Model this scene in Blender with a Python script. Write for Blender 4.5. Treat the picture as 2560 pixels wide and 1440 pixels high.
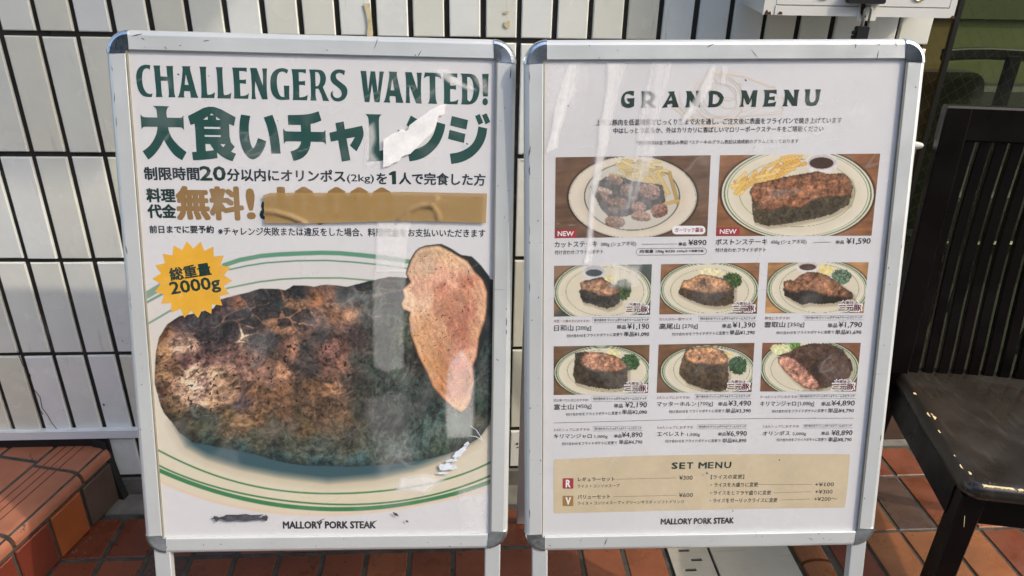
import bpy, math, random
import numpy as np
from mathutils import Vector, Matrix
random.seed(7)
sc = bpy.context.scene
for o in list(bpy.data.objects): bpy.data.objects.remove(o)

# ------------------------------------------------------------------ camera, sky, sun, exposure
cd = bpy.data.cameras.new("camera"); cam = bpy.data.objects.new("camera", cd); sc.collection.objects.link(cam); sc.camera = cam
cd.sensor_width = 36.0; cd.lens = 1847.6 / 2560 * 36.0; cd.clip_start = 0.02; cd.clip_end = 500
CAM = Vector((-0.1116, -1.5227, 1.3030))
R = ((0.9978, -0.0620, 0.0221), (0.0069, 0.4321, 0.9018), (0.0654, 0.8997, -0.4316))
m = Matrix(((R[0][0], R[1][0], -R[2][0], CAM.x), (R[0][1], R[1][1], -R[2][1], CAM.y), (R[0][2], R[1][2], -R[2][2], CAM.z), (0, 0, 0, 1)))
cam.matrix_world = m
SUN = Vector((0.66, -0.34, 0.70)).normalized()
w = bpy.data.worlds.new("World"); sc.world = w; w.use_nodes = True
nt = w.node_tree; nt.nodes.clear()
sky = nt.nodes.new("ShaderNodeTexSky"); sky.sky_type = 'NISHITA'; sky.sun_disc = False
sky.sun_elevation = math.asin(SUN.z); sky.sun_rotation = math.atan2(SUN.x, SUN.y)
sky.air_density = 1.0; sky.dust_density = 3.0; sky.ozone_density = 0.6
bg = nt.nodes.new("ShaderNodeBackground"); bg.inputs['Strength'].default_value = 0.15
wo = nt.nodes.new("ShaderNodeOutputWorld"); nt.links.new(sky.outputs[0], bg.inputs[0]); nt.links.new(bg.outputs[0], wo.inputs[0])
sl = bpy.data.lights.new("sun", 'SUN'); sl.energy = .95; sl.angle = math.radians(0.8); sl.color = (1.0, 0.89, 0.72)
so = bpy.data.objects.new("sun", sl); sc.collection.objects.link(so); so.location = (2, -2, 4)
so.rotation_euler = SUN.to_track_quat('Z', 'Y').to_euler()
sc.view_settings.view_transform = 'Standard'; sc.view_settings.look = 'None'; sc.view_settings.gamma = 1.0
sc.view_settings.exposure = 1.26; sc.view_settings.use_curve_mapping = False

# ------------------------------------------------------------------ helpers
def lin(c): return tuple(((v/255.)/12.92 if v/255. <= 0.04045 else ((v/255.+0.055)/1.055)**2.4) for v in c)
MATS = {}
def mat(name, col, rough=0.5, metal=0.0, vary=0.0, vscale=8.0, bump=0.0, bscale=40.0, spots=None, rnd=None, coat=0.0, attr=None, streak=None, spec=0.5, rvar=0.0):
    """principled material: colour noise, relief, optional weathered spots and per-object variation"""
    if name in MATS: return MATS[name]
    M = bpy.data.materials.new(name); M.use_nodes = True; t = M.node_tree; N = t.nodes; K = t.links
    b = N["Principled BSDF"]; b.inputs['Roughness'].default_value = rough; b.inputs['Metallic'].default_value = metal
    b.inputs['Specular IOR Level'].default_value = spec
    b.inputs['Coat Weight'].default_value = coat; b.inputs['Coat Roughness'].default_value = 0.08
    tc = N.new("ShaderNodeTexCoord"); oi = N.new("ShaderNodeObjectInfo")
    add = N.new("ShaderNodeVectorMath"); add.operation = 'ADD'
    K.new(tc.outputs['Object'], add.inputs[0])
    rv = N.new("ShaderNodeVectorMath"); rv.operation = 'SCALE'; rv.inputs[0].default_value = (13.1, 7.7, 19.3)
    K.new(oi.outputs['Random'], rv.inputs['Scale']); K.new(rv.outputs[0], add.inputs[1])
    cur = None
    if attr:
        a = N.new("ShaderNodeAttribute"); a.attribute_name = attr; cur = a.outputs['Color']
    elif rnd:
        r = N.new("ShaderNodeValToRGB"); r.color_ramp.interpolation = 'CONSTANT'
        el = r.color_ramp.elements
        for i, c in enumerate(rnd):
            e = el[0] if i == 0 else (el[1] if i == 1 else el.new(0.5))
            e.position = i/len(rnd); e.color = (*c, 1)
        K.new(oi.outputs['Random'], r.inputs[0]); cur = r.outputs[0]
    else:
        c = N.new("ShaderNodeRGB"); c.outputs[0].default_value = (*col, 1); cur = c.outputs[0]
    if vary:
        n = N.new("ShaderNodeTexNoise"); n.inputs['Scale'].default_value = vscale; n.inputs['Detail'].default_value = 6; n.inputs['Roughness'].default_value = .65
        K.new(add.outputs[0], n.inputs['Vector'])
        mr = N.new("ShaderNodeMapRange"); mr.inputs['From Min'].default_value = .3; mr.inputs['From Max'].default_value = .7
        mr.inputs['To Min'].default_value = 1-vary; mr.inputs['To Max'].default_value = 1+vary
        K.new(n.outputs[0], mr.inputs[0])
        mx = N.new("ShaderNodeVectorMath"); mx.operation = 'SCALE'; K.new(cur, mx.inputs[0]); K.new(mr.outputs[0], mx.inputs['Scale']); cur = mx.outputs[0]
    if streak:   # (colour, scale vec, threshold, amount)
        mp = N.new("ShaderNodeMapping"); mp.inputs['Scale'].default_value = streak[1]; K.new(add.outputs[0], mp.inputs[0])
        n = N.new("ShaderNodeTexNoise"); n.inputs['Scale'].default_value = 1.0; n.inputs['Detail'].default_value = 8; n.inputs['Roughness'].default_value = .7; K.new(mp.outputs[0], n.inputs['Vector'])
        r = N.new("ShaderNodeMapRange"); r.inputs['From Min'].default_value = streak[2]; r.inputs['From Max'].default_value = streak[2]+.08; r.inputs['To Max'].default_value = streak[3]
        K.new(n.outputs[0], r.inputs[0])
        x = N.new("ShaderNodeMix"); x.data_type = 'RGBA'; K.new(r.outputs[0], x.inputs[0]); K.new(cur, x.inputs[6]); x.inputs[7].default_value = (*streak[0], 1); cur = x.outputs[2]
    if spots:   # (colour, scale, threshold)
        n = N.new("ShaderNodeTexNoise"); n.inputs['Scale'].default_value = spots[1]; n.inputs['Detail'].default_value = 5; n.inputs['Roughness'].default_value = .75
        K.new(add.outputs[0], n.inputs['Vector'])
        r = N.new("ShaderNodeMapRange"); r.inputs['From Min'].default_value = spots[2]; r.inputs['From Max'].default_value = spots[2]+.03
        K.new(n.outputs[0], r.inputs[0])
        x = N.new("ShaderNodeMix"); x.data_type = 'RGBA'; K.new(r.outputs[0], x.inputs[0]); K.new(cur, x.inputs[6]); x.inputs[7].default_value = (*spots[0], 1); cur = x.outputs[2]
    K.new(cur, b.inputs['Base Color'])
    if rvar:
        n = N.new("ShaderNodeTexNoise"); n.inputs['Scale'].default_value = 14; n.inputs['Detail'].default_value = 7; K.new(add.outputs[0], n.inputs['Vector'])
        r = N.new("ShaderNodeMapRange"); r.inputs['From Min'].default_value = .35; r.inputs['From Max'].default_value = .65
        r.inputs['To Min'].default_value = max(.02, rough-rvar); r.inputs['To Max'].default_value = rough+rvar; K.new(n.outputs[0], r.inputs[0]); K.new(r.outputs[0], b.inputs['Roughness'])
    if bump:
        n = N.new("ShaderNodeTexNoise"); n.inputs['Scale'].default_value = bscale; n.inputs['Detail'].default_value = 6
        K.new(add.outputs[0], n.inputs['Vector'])
        bp = N.new("ShaderNodeBump"); bp.inputs['Strength'].default_value = bump; bp.inputs['Distance'].default_value = .002
        K.new(n.outputs[0], bp.inputs['Height']); K.new(bp.outputs[0], b.inputs['Normal'])
    MATS[name] = M; return M

def tag(o, label=None, cat=None, group=None, kind=None):
    if label: o['label'] = label
    if cat: o['category'] = cat
    if group: o['group'] = group
    if kind: o['kind'] = kind
    return o
def empty(name, loc, label, cat, group=None):
    o = bpy.data.objects.new(name, None); sc.collection.objects.link(o); o.location = loc; o.empty_display_size = .05
    return tag(o, label, cat, group)
def wloc(o):
    v = Vector((0, 0, 0))
    while o is not None: v = v + o.location; o = o.parent
    return v
def mesh(name, V, F, mt, parent=None, smooth=False, origin=None):
    """V in world coordinates; the object's origin is `origin` or the centre of V"""
    V = np.asarray(V, float)
    og = np.array(origin) if origin is not None else (V.min(0)+V.max(0))/2
    me = bpy.data.meshes.new(name); me.from_pydata((V-og).tolist(), [], F); me.materials.append(mt)
    if smooth: me.polygons.foreach_set('use_smooth', [True]*len(me.polygons))
    me.update()
    o = bpy.data.objects.new(name, me); sc.collection.objects.link(o)
    o.location = Vector(og) - (wloc(parent) if parent is not None else Vector((0, 0, 0)))
    if parent is not None: o.parent = parent
    return o
class MB:
    def __init__(s): s.V = []; s.F = []
    def add(s, V, F):
        n = len(s.V); s.V += [tuple(v) for v in V]; s.F += [tuple(i+n for i in f) for f in F]
    def box(s, c, h, ax=None, bev=0.0):
        """box centre c, half sizes h, axes ax; chamfered on the +third axis side and ends if bev"""
        ax = ax or (Vector((1, 0, 0)), Vector((0, 1, 0)), Vector((0, 0, 1))); c = Vector(c)
        def P(a, b, d): return c + ax[0]*a + ax[1]*b + ax[2]*d
        x, y, z = h
        if not bev:
            V = [P(sx*x, sy*y, sz*z) for sz in (-1, 1) for sy in (-1, 1) for sx in (-1, 1)]
            F = [(0, 2, 3, 1), (4, 5, 7, 6), (0, 1, 5, 4), (2, 6, 7, 3), (0, 4, 6, 2), (1, 3, 7, 5)]
        else:
            b = bev; q = [(-1, -1), (1, -1), (1, 1), (-1, 1)]
            V = [P(i*x, j*y, -z) for i, j in q] + [P(i*x, j*y, z-b) for i, j in q] + [P(i*(x-b), j*(y-b), z) for i, j in q]
            F = [(3, 2, 1, 0), (8, 9, 10, 11)]
            for k in range(4):
                l = (k+1) % 4; F += [(k, l, 4+l, 4+k), (4+k, 4+l, 8+l, 8+k)]
        s.add(V, F); return s
    def prism(s, poly, o, U, V_, N, d0, d1):
        """extrude 2D poly (u,v) from depth d0 to d1 along N"""
        n = len(poly); o = Vector(o)
        V = [o+U*a+V_*b+N*d0 for a, b in poly] + [o+U*a+V_*b+N*d1 for a, b in poly]
        F = [tuple(range(n))[::-1], tuple(range(n, 2*n))] + [(i, (i+1) % n, n+(i+1) % n, n+i) for i in range(n)]
        s.add(V, F); return s
    def sweep(s, pts, prof, up=Vector((0, 0, 1)), side=None):
        """sweep a closed 2D profile along points; side = fixed lateral axis"""
        n = len(prof); base = len(s.V)
        for i, p in enumerate(pts):
            t = (Vector(pts[min(i+1, len(pts)-1)]) - Vector(pts[max(i-1, 0)])).normalized()
            sd = (side - t*side.dot(t)).normalized() if side is not None else t.cross(up).normalized()
            nn = sd.cross(t).normalized()
            for a, b in prof: s.V.append(tuple(Vector(p)+sd*a+nn*b))
        for i in range(len(pts)-1):
            for k in range(n): l = (k+1) % n; s.F.append((base+i*n+k, base+i*n+l, base+(i+1)*n+l, base+(i+1)*n+k))
        s.F.append(tuple(base+k for k in range(n))[::-1]); s.F.append(tuple(base+(len(pts)-1)*n+k for k in range(n)))
        return s
    def build(s, name, mt, parent=None, smooth=False, origin=None): return mesh(name, s.V, s.F, mt, parent, smooth, origin)
def copyobj(o, loc, parent, rot=None):
    c = o.copy(); sc.collection.objects.link(c); c.parent = parent
    c.location = Vector(loc) - wloc(parent)
    if rot is not None: c.rotation_euler = rot
    return c
X, Y, Z = Vector((1, 0, 0)), Vector((0, 1, 0)), Vector((0, 0, 1))
RECT = lambda a, b: [(-a, -b), (a, -b), (a, b), (-a, b)]
def circ(r, n=10, ry=None): return [(r*math.cos(2*math.pi*k/n), (ry or r)*math.sin(2*math.pi*k/n)) for k in range(n)]
def bevrect(a, b, c): return [(-a+c, -b), (a-c, -b), (a, -b+c), (a, b-c), (a-c, b), (-a+c, b), (-a, b-c), (-a, -b+c)]

# ------------------------------------------------------------------ materials
M_tile = mat("glazed_tile", None, .22, rnd=[(.74, .76, .69), (.78, .80, .74), (.70, .71, .60), (.79, .82, .79), (.73, .73, .63), (.76, .79, .75)], vary=.05, vscale=9, bump=.12, bscale=14, spots=((.16, .155, .13), 24, .715), rvar=.08, streak=((.50, .49, .40), (28, 5, 3.5), .60, .42))
M_grout = mat("dark_grout", (.024, .022, .019), .9, streak=((.10, .10, .09), (5, 5, 5), .56, .8), vary=.5, vscale=12, bump=.6, bscale=120)
M_conc = mat("cement", (.15, .145, .125), .9, vary=.4, vscale=14, bump=.6, bscale=90, spots=((.03, .03, .025), 30, .62))
M_mortar = mat("floor_mortar", (.055, .054, .045), .95, vary=.5, vscale=30, bump=.8, bscale=160)
TERR = [(.155, .043, .019), (.19, .058, .025), (.070, .037, .028), (.135, .036, .017), (.17, .053, .025), (.062, .035, .028), (.13, .042, .024)]
M_terra = mat("terracotta_tile", None, .34, rnd=TERR, vary=.28, vscale=7, bump=.35, bscale=60, spots=((.03, .02, .015), 16, .63), rvar=.15)
M_terra2 = mat("terracotta_warm", (.22, .078, .028), .36, vary=.35, vscale=6, bump=.35, bscale=60, spots=((.06, .035, .02), 20, .68), rvar=.15)
M_brown = mat("brown_tile", (.085, .055, .042), .4, vary=.3, vscale=8, bump=.3, bscale=60, spots=((.25, .2, .16), 60, .73))
M_orange = mat("orange_tile", (.26, .07, .02), .42, vary=.2, vscale=8, bump=.3, bscale=60)
M_redt = mat("red_tile", (.13, .026, .014), .42, vary=.25, vscale=8, bump=.3, bscale=60)
M_nose = mat("nosing_tile", (.32, .12, .066), .5, vary=.2, vscale=10, bump=.35, bscale=70, spots=((.10, .06, .045), 24, .66))
M_groove = mat("groove_line", (.06, .012, .008), .9)  # dark red lines set into the nosing grooves
M_black = mat("black_seal", (.008, .008, .009), .6, vary=.6, bump=.7, bscale=50)
M_alu = mat("aluminium", (.62, .65, .65), .36, metal=.35, vary=.05, vscale=5, bump=.1, bscale=60, spots=((.10, .10, .10), 42, .70), streak=((.22, .22, .22), (3, 3, 90), .66, .5), rvar=.08)
M_alu2 = mat("aluminium_plain", (.56, .59, .60), .4, metal=.35, vary=.06, vscale=5, spots=((.12, .12, .12), 30, .72))
M_inner = mat("rail_inner", (.22, .21, .17), .5, vary=.2)
M_chrome = mat("chrome", (.62, .66, .68), .17, metal=1.0, vary=.3, vscale=30, bump=.35, bscale=50, rvar=.14)
M_paper = mat("poster_paper", (.615, .618, .632), .55, vary=.04, vscale=5)
M_art = mat("poster_print", None, .55, attr="print")
M_art2 = mat("photo_print", None, .5, attr="print")
M_back = mat("back_panel", (.25, .26, .27), .6, vary=.1)
def ink(name, rgb): return mat("ink_"+name, tuple(v*.95 for v in lin(rgb)), .5, vary=.08, vscale=20)
I_green = ink("green", (27, 72, 66)); I_green2 = ink("dark_green", (20, 50, 44)); I_navy = ink("navy", (30, 44, 52)); I_gold = ink("gold", (142, 112, 66))
I_black = ink("black", (38, 34, 38)); I_grey = ink("grey", (84, 82, 84)); I_brown = ink("brown", (128, 84, 62)); I_white = mat("ink_white", (.78, .78, .80), .5)
I_red = ink("red", (158, 52, 60)); I_maroon = ink("maroon", (96, 30, 38)); I_yellow = ink("yellow", (226, 172, 52)); I_beige = ink("beige", (203, 188, 158)); I_sketch = mat("ink_sketch", (.66, .58, .47), .55)
I_tan = ink("tan", (160, 124, 70))
M_wood = mat("black_lacquer", (.004, .0019, .0019), .36, vary=.4, vscale=6, bump=.08, bscale=30, spots=((.28, .18, .08), 60, .785), coat=.0, rvar=.1, spec=.2)
M_seat = mat("worn_seat", (.018, .0135, .0095), .36, vary=.5, vscale=5, bump=.2, bscale=25, streak=((.060, .048, .034), (75, 14, 14), .56, .5), spots=((.42, .36, .25), 80, .725), coat=.2, rvar=.14)
M_chip = mat("bare_wood", (.66, .53, .28), .7, vary=.2, vscale=40)
M_steel = mat("steel_cover", (.46, .44, .38), .42, metal=.45, vary=.12, vscale=6, bump=.15, bscale=50, streak=((.3, .26, .19), (6, 90, 6), .6, .5), spots=((.62, .6, .54), 60, .73))
M_box = mat("white_enamel", (.70, .70, .66), .35, vary=.06, vscale=7, spots=((.16, .09, .05), 38, .735), bump=.08)
M_rust = mat("rust", (.07, .022, .014), .9, vary=.5, bump=.8, bscale=90)
M_plast = mat("black_plastic", (.012, .012, .013), .4)
M_brass = mat("worn_brass", (.42, .36, .22), .3, metal=.9)
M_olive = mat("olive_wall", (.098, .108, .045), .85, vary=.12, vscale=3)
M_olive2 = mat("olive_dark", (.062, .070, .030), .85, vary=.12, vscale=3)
M_dark = mat("dark_interior", (.012, .011, .009), .7, vary=.3)
M_wire = mat("wire", (.05, .045, .03), .45, metal=.5)
M_winf = mat("window_frame", (.006, .006, .005), .4)
M_pave = mat("pavement", (.17, .165, .155), .9, vary=.2, vscale=3, bump=.4)
M_peel = mat("peeled_paper", (.66, .58, .36), .9, vary=.2, vscale=60)
M_flake = mat("white_scuff", (.62, .68, .76), .7, vary=.2, vscale=60)
M_smear = mat("ink_smear", (.07, .07, .085), .7, vary=.6, vscale=90)
def filmmat(name, milk, rough, tint=(1, 1, 1), wav=.35, ior=1.42, white=.86, glare_wear=False):
    M = bpy.data.materials.new(name); M.use_nodes = True; t = M.node_tree; N = t.nodes; K = t.links; N.clear()
    out = N.new("ShaderNodeOutputMaterial"); tr = N.new("ShaderNodeBsdfTransparent"); tr.inputs[0].default_value = (*tint, 1)
    gl = N.new("ShaderNodeBsdfGlossy"); gl.inputs['Roughness'].default_value = rough
    ge = N.new("ShaderNodeNewGeometry"); dp = N.new("ShaderNodeVectorMath"); dp.operation = 'DOT_PRODUCT'; K.new(ge.outputs['Incoming'], dp.inputs[0])
    def mth(op, a, b_=None):
        m_ = N.new("ShaderNodeMath"); m_.operation = op
        for i, v in enumerate((a, b_)):
            if v is None: continue
            if isinstance(v, (int, float)): m_.inputs[i].default_value = v
            else: K.new(v, m_.inputs[i])
        return m_.outputs[0]
    f0 = ((ior-1)/(ior+1))**2; frs = mth('ADD', mth('MULTIPLY', mth('POWER', mth('SUBTRACT', 1.0, mth('ABSOLUTE', dp.outputs['Value'])), 5.0), 1-f0), f0)
    df = N.new("ShaderNodeBsdfDiffuse"); df.inputs[0].default_value = (white, white, white, 1)
    tc = N.new("ShaderNodeTexCoord"); n = N.new("ShaderNodeTexNoise"); n.inputs['Scale'].default_value = 9; n.inputs['Detail'].default_value = 3
    mp = N.new("ShaderNodeMapping"); mp.inputs['Scale'].default_value = (1.6, 1, .6); K.new(tc.outputs['Object'], mp.inputs[0]); K.new(mp.outputs[0], n.inputs['Vector'])
    bp = N.new("ShaderNodeBump"); bp.inputs['Strength'].default_value = wav; bp.inputs['Distance'].default_value = .004; K.new(n.outputs[0], bp.inputs['Height'])
    K.new(bp.outputs[0], gl.inputs['Normal']); K.new(bp.outputs[0], dp.inputs[1])
    n2 = N.new("ShaderNodeTexNoise"); n2.inputs['Scale'].default_value = 22; n2.inputs['Detail'].default_value = 9; n2.inputs['Roughness'].default_value = .7; K.new(tc.outputs['Object'], n2.inputs['Vector'])
    mr = N.new("ShaderNodeMapRange"); mr.inputs['From Min'].default_value = .42; mr.inputs['From Max'].default_value = .75; mr.inputs['To Min'].default_value = milk[0]; mr.inputs['To Max'].default_value = milk[1]; K.new(n2.outputs[0], mr.inputs[0])
    a = N.new("ShaderNodeMixShader"); mk = mr.outputs[0]
    if glare_wear:
        at = N.new("ShaderNodeAttribute"); at.attribute_name = "glare_wear"; n3_ = N.new("ShaderNodeTexNoise"); n3_.inputs['Scale'].default_value = 34; n3_.inputs['Detail'].default_value = 8; n3_.inputs['Roughness'].default_value = .75; K.new(tc.outputs['Object'], n3_.inputs['Vector'])  # attribute holds painted glare plus film wrinkles and smears
        mk = mth('MINIMUM', mth('ADD', mk, mth('MULTIPLY', at.outputs['Fac'], mth('ADD', .55, mth('MULTIPLY', n3_.outputs[0], .9)))), .97)
    K.new(mk, a.inputs[0]); K.new(tr.outputs[0], a.inputs[1]); K.new(df.outputs[0], a.inputs[2])
    b = N.new("ShaderNodeMixShader"); K.new(frs, b.inputs[0]); K.new(a.outputs[0], b.inputs[1]); K.new(gl.outputs[0], b.inputs[2])
    K.new(b.outputs[0], out.inputs[0]); MATS[name] = M; return M
M_film = filmmat("clear_film", (.0, .015), .10, white=.95, glare_wear=True, ior=1.3)
M_glare = filmmat("glare_film", (.70, .97), .3, white=.97)  # near-white film for the painted glare patch
M_glass = filmmat("window_glass", (.0, .0), .02, tint=(.80, .86, .70), wav=.0)
M_glassb = filmmat("brown_glass", (.0, .0), .04, tint=(.92, .80, .62), wav=.0)

# ------------------------------------------------------------------ ground
gb = MB(); gb.add([(-60, -120, -.03), (60, -120, -.03), (60, 60, -.03), (-60, 60, -.03)], [(0, 1, 2, 3)])
tag(gb.build("ground", M_pave), kind="structure")
fl = MB(); fl.box((.1, -.9, -.0155), (2.6, 1.1, .012)); floor = tag(fl.build("tiled_floor", M_mortar, origin=(0, 0, 0)), kind="structure")
TH = .006
proto = {}
def ftile(w, l, mt):
    k = (round(w, 3), round(l, 3), mt.name)
    if k not in proto:
        b = MB(); b.box((0, 0, 0), (w/2, l/2, TH), bev=.0022); me = bpy.data.meshes.new("tile"); me.from_pydata(b.V, [], b.F); me.materials.append(mt); proto[k] = me
    return proto[k]
def put_tile(x0, x1, y0, y1, mt, parent, z=-.006, name="tile"):
    me = ftile(x1-x0, y1-y0, mt); o = bpy.data.objects.new(name, me); sc.collection.objects.link(o); o.parent = parent
    o.location = Vector(((x0+x1)/2, (y0+y1)/2, z+random.uniform(-.0012, .0006))) - wloc(parent)
    o.rotation_euler = (random.uniform(-.004, .004), random.uniform(-.004, .004), random.uniform(-.006, .006))
    return o
G = .0055
xs = [-1.335+.0995*k for k in range(18)]          # grout lines left field
rows = [(-.084, -.2185), (-.2185, -.418), (-.418, -.618), (-.618, -.818)]
for y1, y0 in rows:
    for k in range(len(xs)-1):
        x0, x1 = xs[k], xs[k+1]
        if y1 > -.1 and x1 < -.98: continue
        put_tile(x0+G, min(x1, .357)-G, y0+G, y1-G, M_terra, floor)
xr = [.852+.1028*k for k in range(9)]
for y1, y0 in [(.120, -.003), (-.003, -.2025), (-.2025, -.402), (-.402, -.602), (-.602, -.802)]:
    for k in range(len(xr)-1):
        put_tile(xr[k]+.004, xr[k+1]-.004, y0+.004, y1-.004, M_terra2 if y1 > -.3 and random.random() < .65 else M_terra, floor)
for y1, y0 in [(-.084, -.21), (-.21, -.41), (-.41, -.61), (-.61, -.81)]:
    put_tile(.757, .848, y0+.004, y1-.004, M_redt, floor)
# rounded border tiles beside the cover
for y1, y0 in [(-.09, -.30), (-.30, -.50), (-.50, -.70)]:
    b = MB(); n = 8; P = []
    for k in range(n+1):
        a = math.pi*k/n; P.append((-math.cos(a)*.035, math.sin(a)*.014))
    P += [(.035, -.01), (-.035, -.01)]
    b.prism(P, (.701, y0+.004, 0), X, Z, Y, 0, y1-y0-.008); b.build("border_tile", M_terra2, floor)
# grey threshold strip along the wall
cs = MB(); cs.box((-.06, -.037, -.004), (.93, .037, .008), bev=.003); cs.build("cement_strip", M_conc, floor)
cs = MB(); cs.box((1.2, .137, -.002), (.36, .014, .008), bev=.003); cs.build("cement_strip", M_conc, floor)

# unseen slab added for shade and darker reflections; the buildings across the street
cb = MB(); cb.box((-2.2, -.42, 2.85), (3.15, .52, .09)); tag(cb.build("shade_canopy", mat("shade_slab", (.42, .41, .38), .8, vary=.1)), "added unseen slab shading the shop front above the signs", "shade_canopy")
for (a, c, h_, col, lb) in [(-9, 7, 9, (.20, .19, .18), "grey building across the street on the left"), (2.2, 4.2, 7, (.30, .27, .23), "beige building across the street in the middle"), (12, 5, 11, (.16, .16, .17), "tall dark building across the street on the right")]:
    b = MB(); b.box((a, -14, h_/2-.03), (c, 3, h_/2)); tb_ = tag(b.build("street_building", mat("facade"+str(a), col, .8, vary=.2, vscale=1)), lb, "building")
    for i in range(int(c*2/1.6)):
        for j in range(int(h_/2.8)):
            w2_ = MB(); w2_.box((a-c+.9+i*1.6, -10.99, 1.6+j*2.8), (.5, .03, .7)); w2_.build("window", M_winf, tb_)
# drain covers
dc = empty("slotted_cover", (.41, -.5, 0), "narrow slotted steel drain cover running under the menu board", "drain cover")
def plate_holes(x0, x1, y0, y1, slots, name, mt, parent, z=.003):
    b = MB()
    for (cx, cy, hx, hy) in slots: pass
    # strips around the slots
    ys = sorted(set([y0, y1]+[v for s in slots for v in (s[1]-s[3], s[1]+s[3])]))
    for a, c in zip(ys[:-1], ys[1:]):
        hit = [s for s in slots if s[1]-s[3]-1e-6 <= a and c <= s[1]+s[3]+1e-6]
        if hit:
            s = hit[0]; b.box(((x0+s[0]-s[2])/2, (a+c)/2, z-.002), ((s[0]-s[2]-x0)/2, (c-a)/2, .002)); b.box(((x1+s[0]+s[2])/2, (a+c)/2, z-.002), ((x1-s[0]-s[2])/2, (c-a)/2, .002))
        else: b.box(((x0+x1)/2, (a+c)/2, z-.002), ((x1-x0)/2, (c-a)/2, .002))
    return b.build(name, mt, parent)
slots = [(.395+(.028 if k % 2 == 0 else 0), -.258-.0475*k, .014, .0038) for k in range(12)]
slots = [(.402 if k % 2 == 0 else .424, -.249-.0295*k, .013, .0036) for k in range(14)]
plate_holes(.364, .4585, -.9, -.085, slots, "cover_plate", M_steel, dc)
b = MB(); b.box((.41, -.49, -.011), (.05, .41, .002)); b.build("drain_channel", M_black, dc)
pc = MB(); pc.box((.559, -.49, .001), (.0945, .405, .003), bev=.001); pcx = pc.build("cover_plate", M_steel)
pcx.name = "flat_cover"; tag(pcx, "wide plain steel floor cover between slotted cover and rounded border tiles", "floor cover")

# ------------------------------------------------------------------ white tiled wall
RH = .2337; Z0 = 1.1141
wall = tag(MB().box((-.03, .0795, .85), (.862, .0765, .85)).build("tiled_wall", M_grout, origin=(0, 0, 0)), "white glazed tile wall with dark recessed joints behind both signboards", "wall")
ext = MB().box((-1.35, .0797, .85), (.456, .0765, .85)); ext.build("wall_backing", M_grout, wall)
PT = .0700; TW = PT-.0102
def wtile_mesh(w_, h_, d=.010):
    b = MB(); b.box((0, 0, 0), (w_/2, h_/2, d/2), (X, Z, -Y), bev=.0020); me = bpy.data.meshes.new("tile"); me.from_pydata(b.V, [], b.F); me.materials.append(M_tile); return me
wm = wtile_mesh(TW, RH-.0102); wb = wtile_mesh(TW, .110)
def wt(me, x, z, parent=wall):
    o = bpy.data.objects.new("tile", me); sc.collection.objects.link(o); o.parent = parent
    o.location = (x+random.uniform(-.0007, .0007), .002+random.uniform(-.0008, .0008), z+random.uniform(-.0008, .0008))
    o.rotation_euler = (random.uniform(-.006, .006), random.uniform(-.004, .004), random.uniform(-.012, .012)); return o
for i in range(-10, 25):
    x = (i-13)*PT+PT/2
    if i < 24:
        for j in range(-2, 4): wt(wm, x, Z0-(j+.5)*RH)
    if x > -.97: wt(wb, x if x < .8 else x, .118)
# corner tiles at the end of the wall
ce = wtile_mesh(.0655, RH-.0102, .012)
for j in range(-2, 4): wt(ce, .8045, Z0-(j+.5)*RH)
sb = MB(); sb.box((0, 0, 0), (.058, (RH-.0102)/2, .005), (-Y, Z, X), bev=.0016); sm = bpy.data.meshes.new("tile"); sm.from_pydata(sb.V, [], sb.F); sm.materials.append(M_tile)
for j in range(-2, 4):
    o = bpy.data.objects.new("tile", sm); sc.collection.objects.link(o); o.parent = wall; o.location = (.8345, .068, Z0-(j+.5)*RH)
b = MB(); b.box((-.06, -.001, .026), (.92, .006, .026), bev=.001); b.build("cement_skirting", M_conc, wall)
# peeled tape remains on the tiles
def blob(name, pts, mt, parent, y=-.0045, th=.0006):
    return MB().prism(pts, (0, y, 0), X, Z, -Y, 0, th).build(name, mt, parent)
blob("tape_scrap", [(-.298, 1.178), (-.286, 1.179), (-.284, 1.150), (-.283, 1.125), (-.286, 1.105), (-.292, 1.104), (-.295, 1.122), (-.292, 1.140), (-.294, 1.160)], M_peel, wall)
blob("tape_scrap", [(-.030, 1.168), (-.020, 1.170), (-.021, 1.166), (-.028, 1.163)], M_peel, wall)
blob("tape_scrap", [(-.028, 1.150), (-.018, 1.152), (-.018, 1.140), (-.024, 1.137), (-.030, 1.143)], M_peel, wall)
# dark gouges on tiles
for (x, z, s) in [(.018, .885, .004), (.020, .878, .003), (-.965, .275, .0022), (-1.06, .262, .001), (-1.35, 1.0, .002), (.022, .135, .003)]:
    blob("chip", [(x+s*c*random.uniform(.6, 1.3), z+s*d*random.uniform(.6, 1.6)) for c, d in circ(1, 8)], M_black, wall)
def crack(pts, wd=.0006):
    b = MB(); b.sweep([(x, -.0042, z) for x, z in pts], RECT(wd, .0003), side=X); b.build("crack", M_black, wall)
crack([(-1.125, .425), (-1.122, .39), (-1.112, .36), (-1.118, .33), (-1.105, .30), (-1.108, .27), (-1.100, .245), (-1.096, .225), (-1.088, .205)])
crack([(-1.120, .30), (-1.116, .27), (-1.110, .25)], .0005)
crack([(-1.30, .955), (-1.24, .957), (-1.19, .951), (-1.14, .955)], .0004)
b = MB(); b.sweep([(.02+k*.006, -.0042, .123+random.uniform(-.001, .001)) for k in range(9)], RECT(.0012, .0003), side=Z); b.build("crack", M_rust, wall)

# white ledge strip on the wall above the step
ld = MB(); ld.prism([(0, 0), (-.016, 0), (-.016, -.022), (-.013, -.022), (-.013, -.003), (0, -.003)], (-1.72, 0, .2075), Y, Z, X, 0, .86)
tag(ld.build("ledge_strip", mat("white_ledge", (.74, .77, .78), .4, vary=.06, spots=((.1, .1, .1), 34, .71))), "white metal edge strip along the wall above the brick step", "edge strip")

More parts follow.
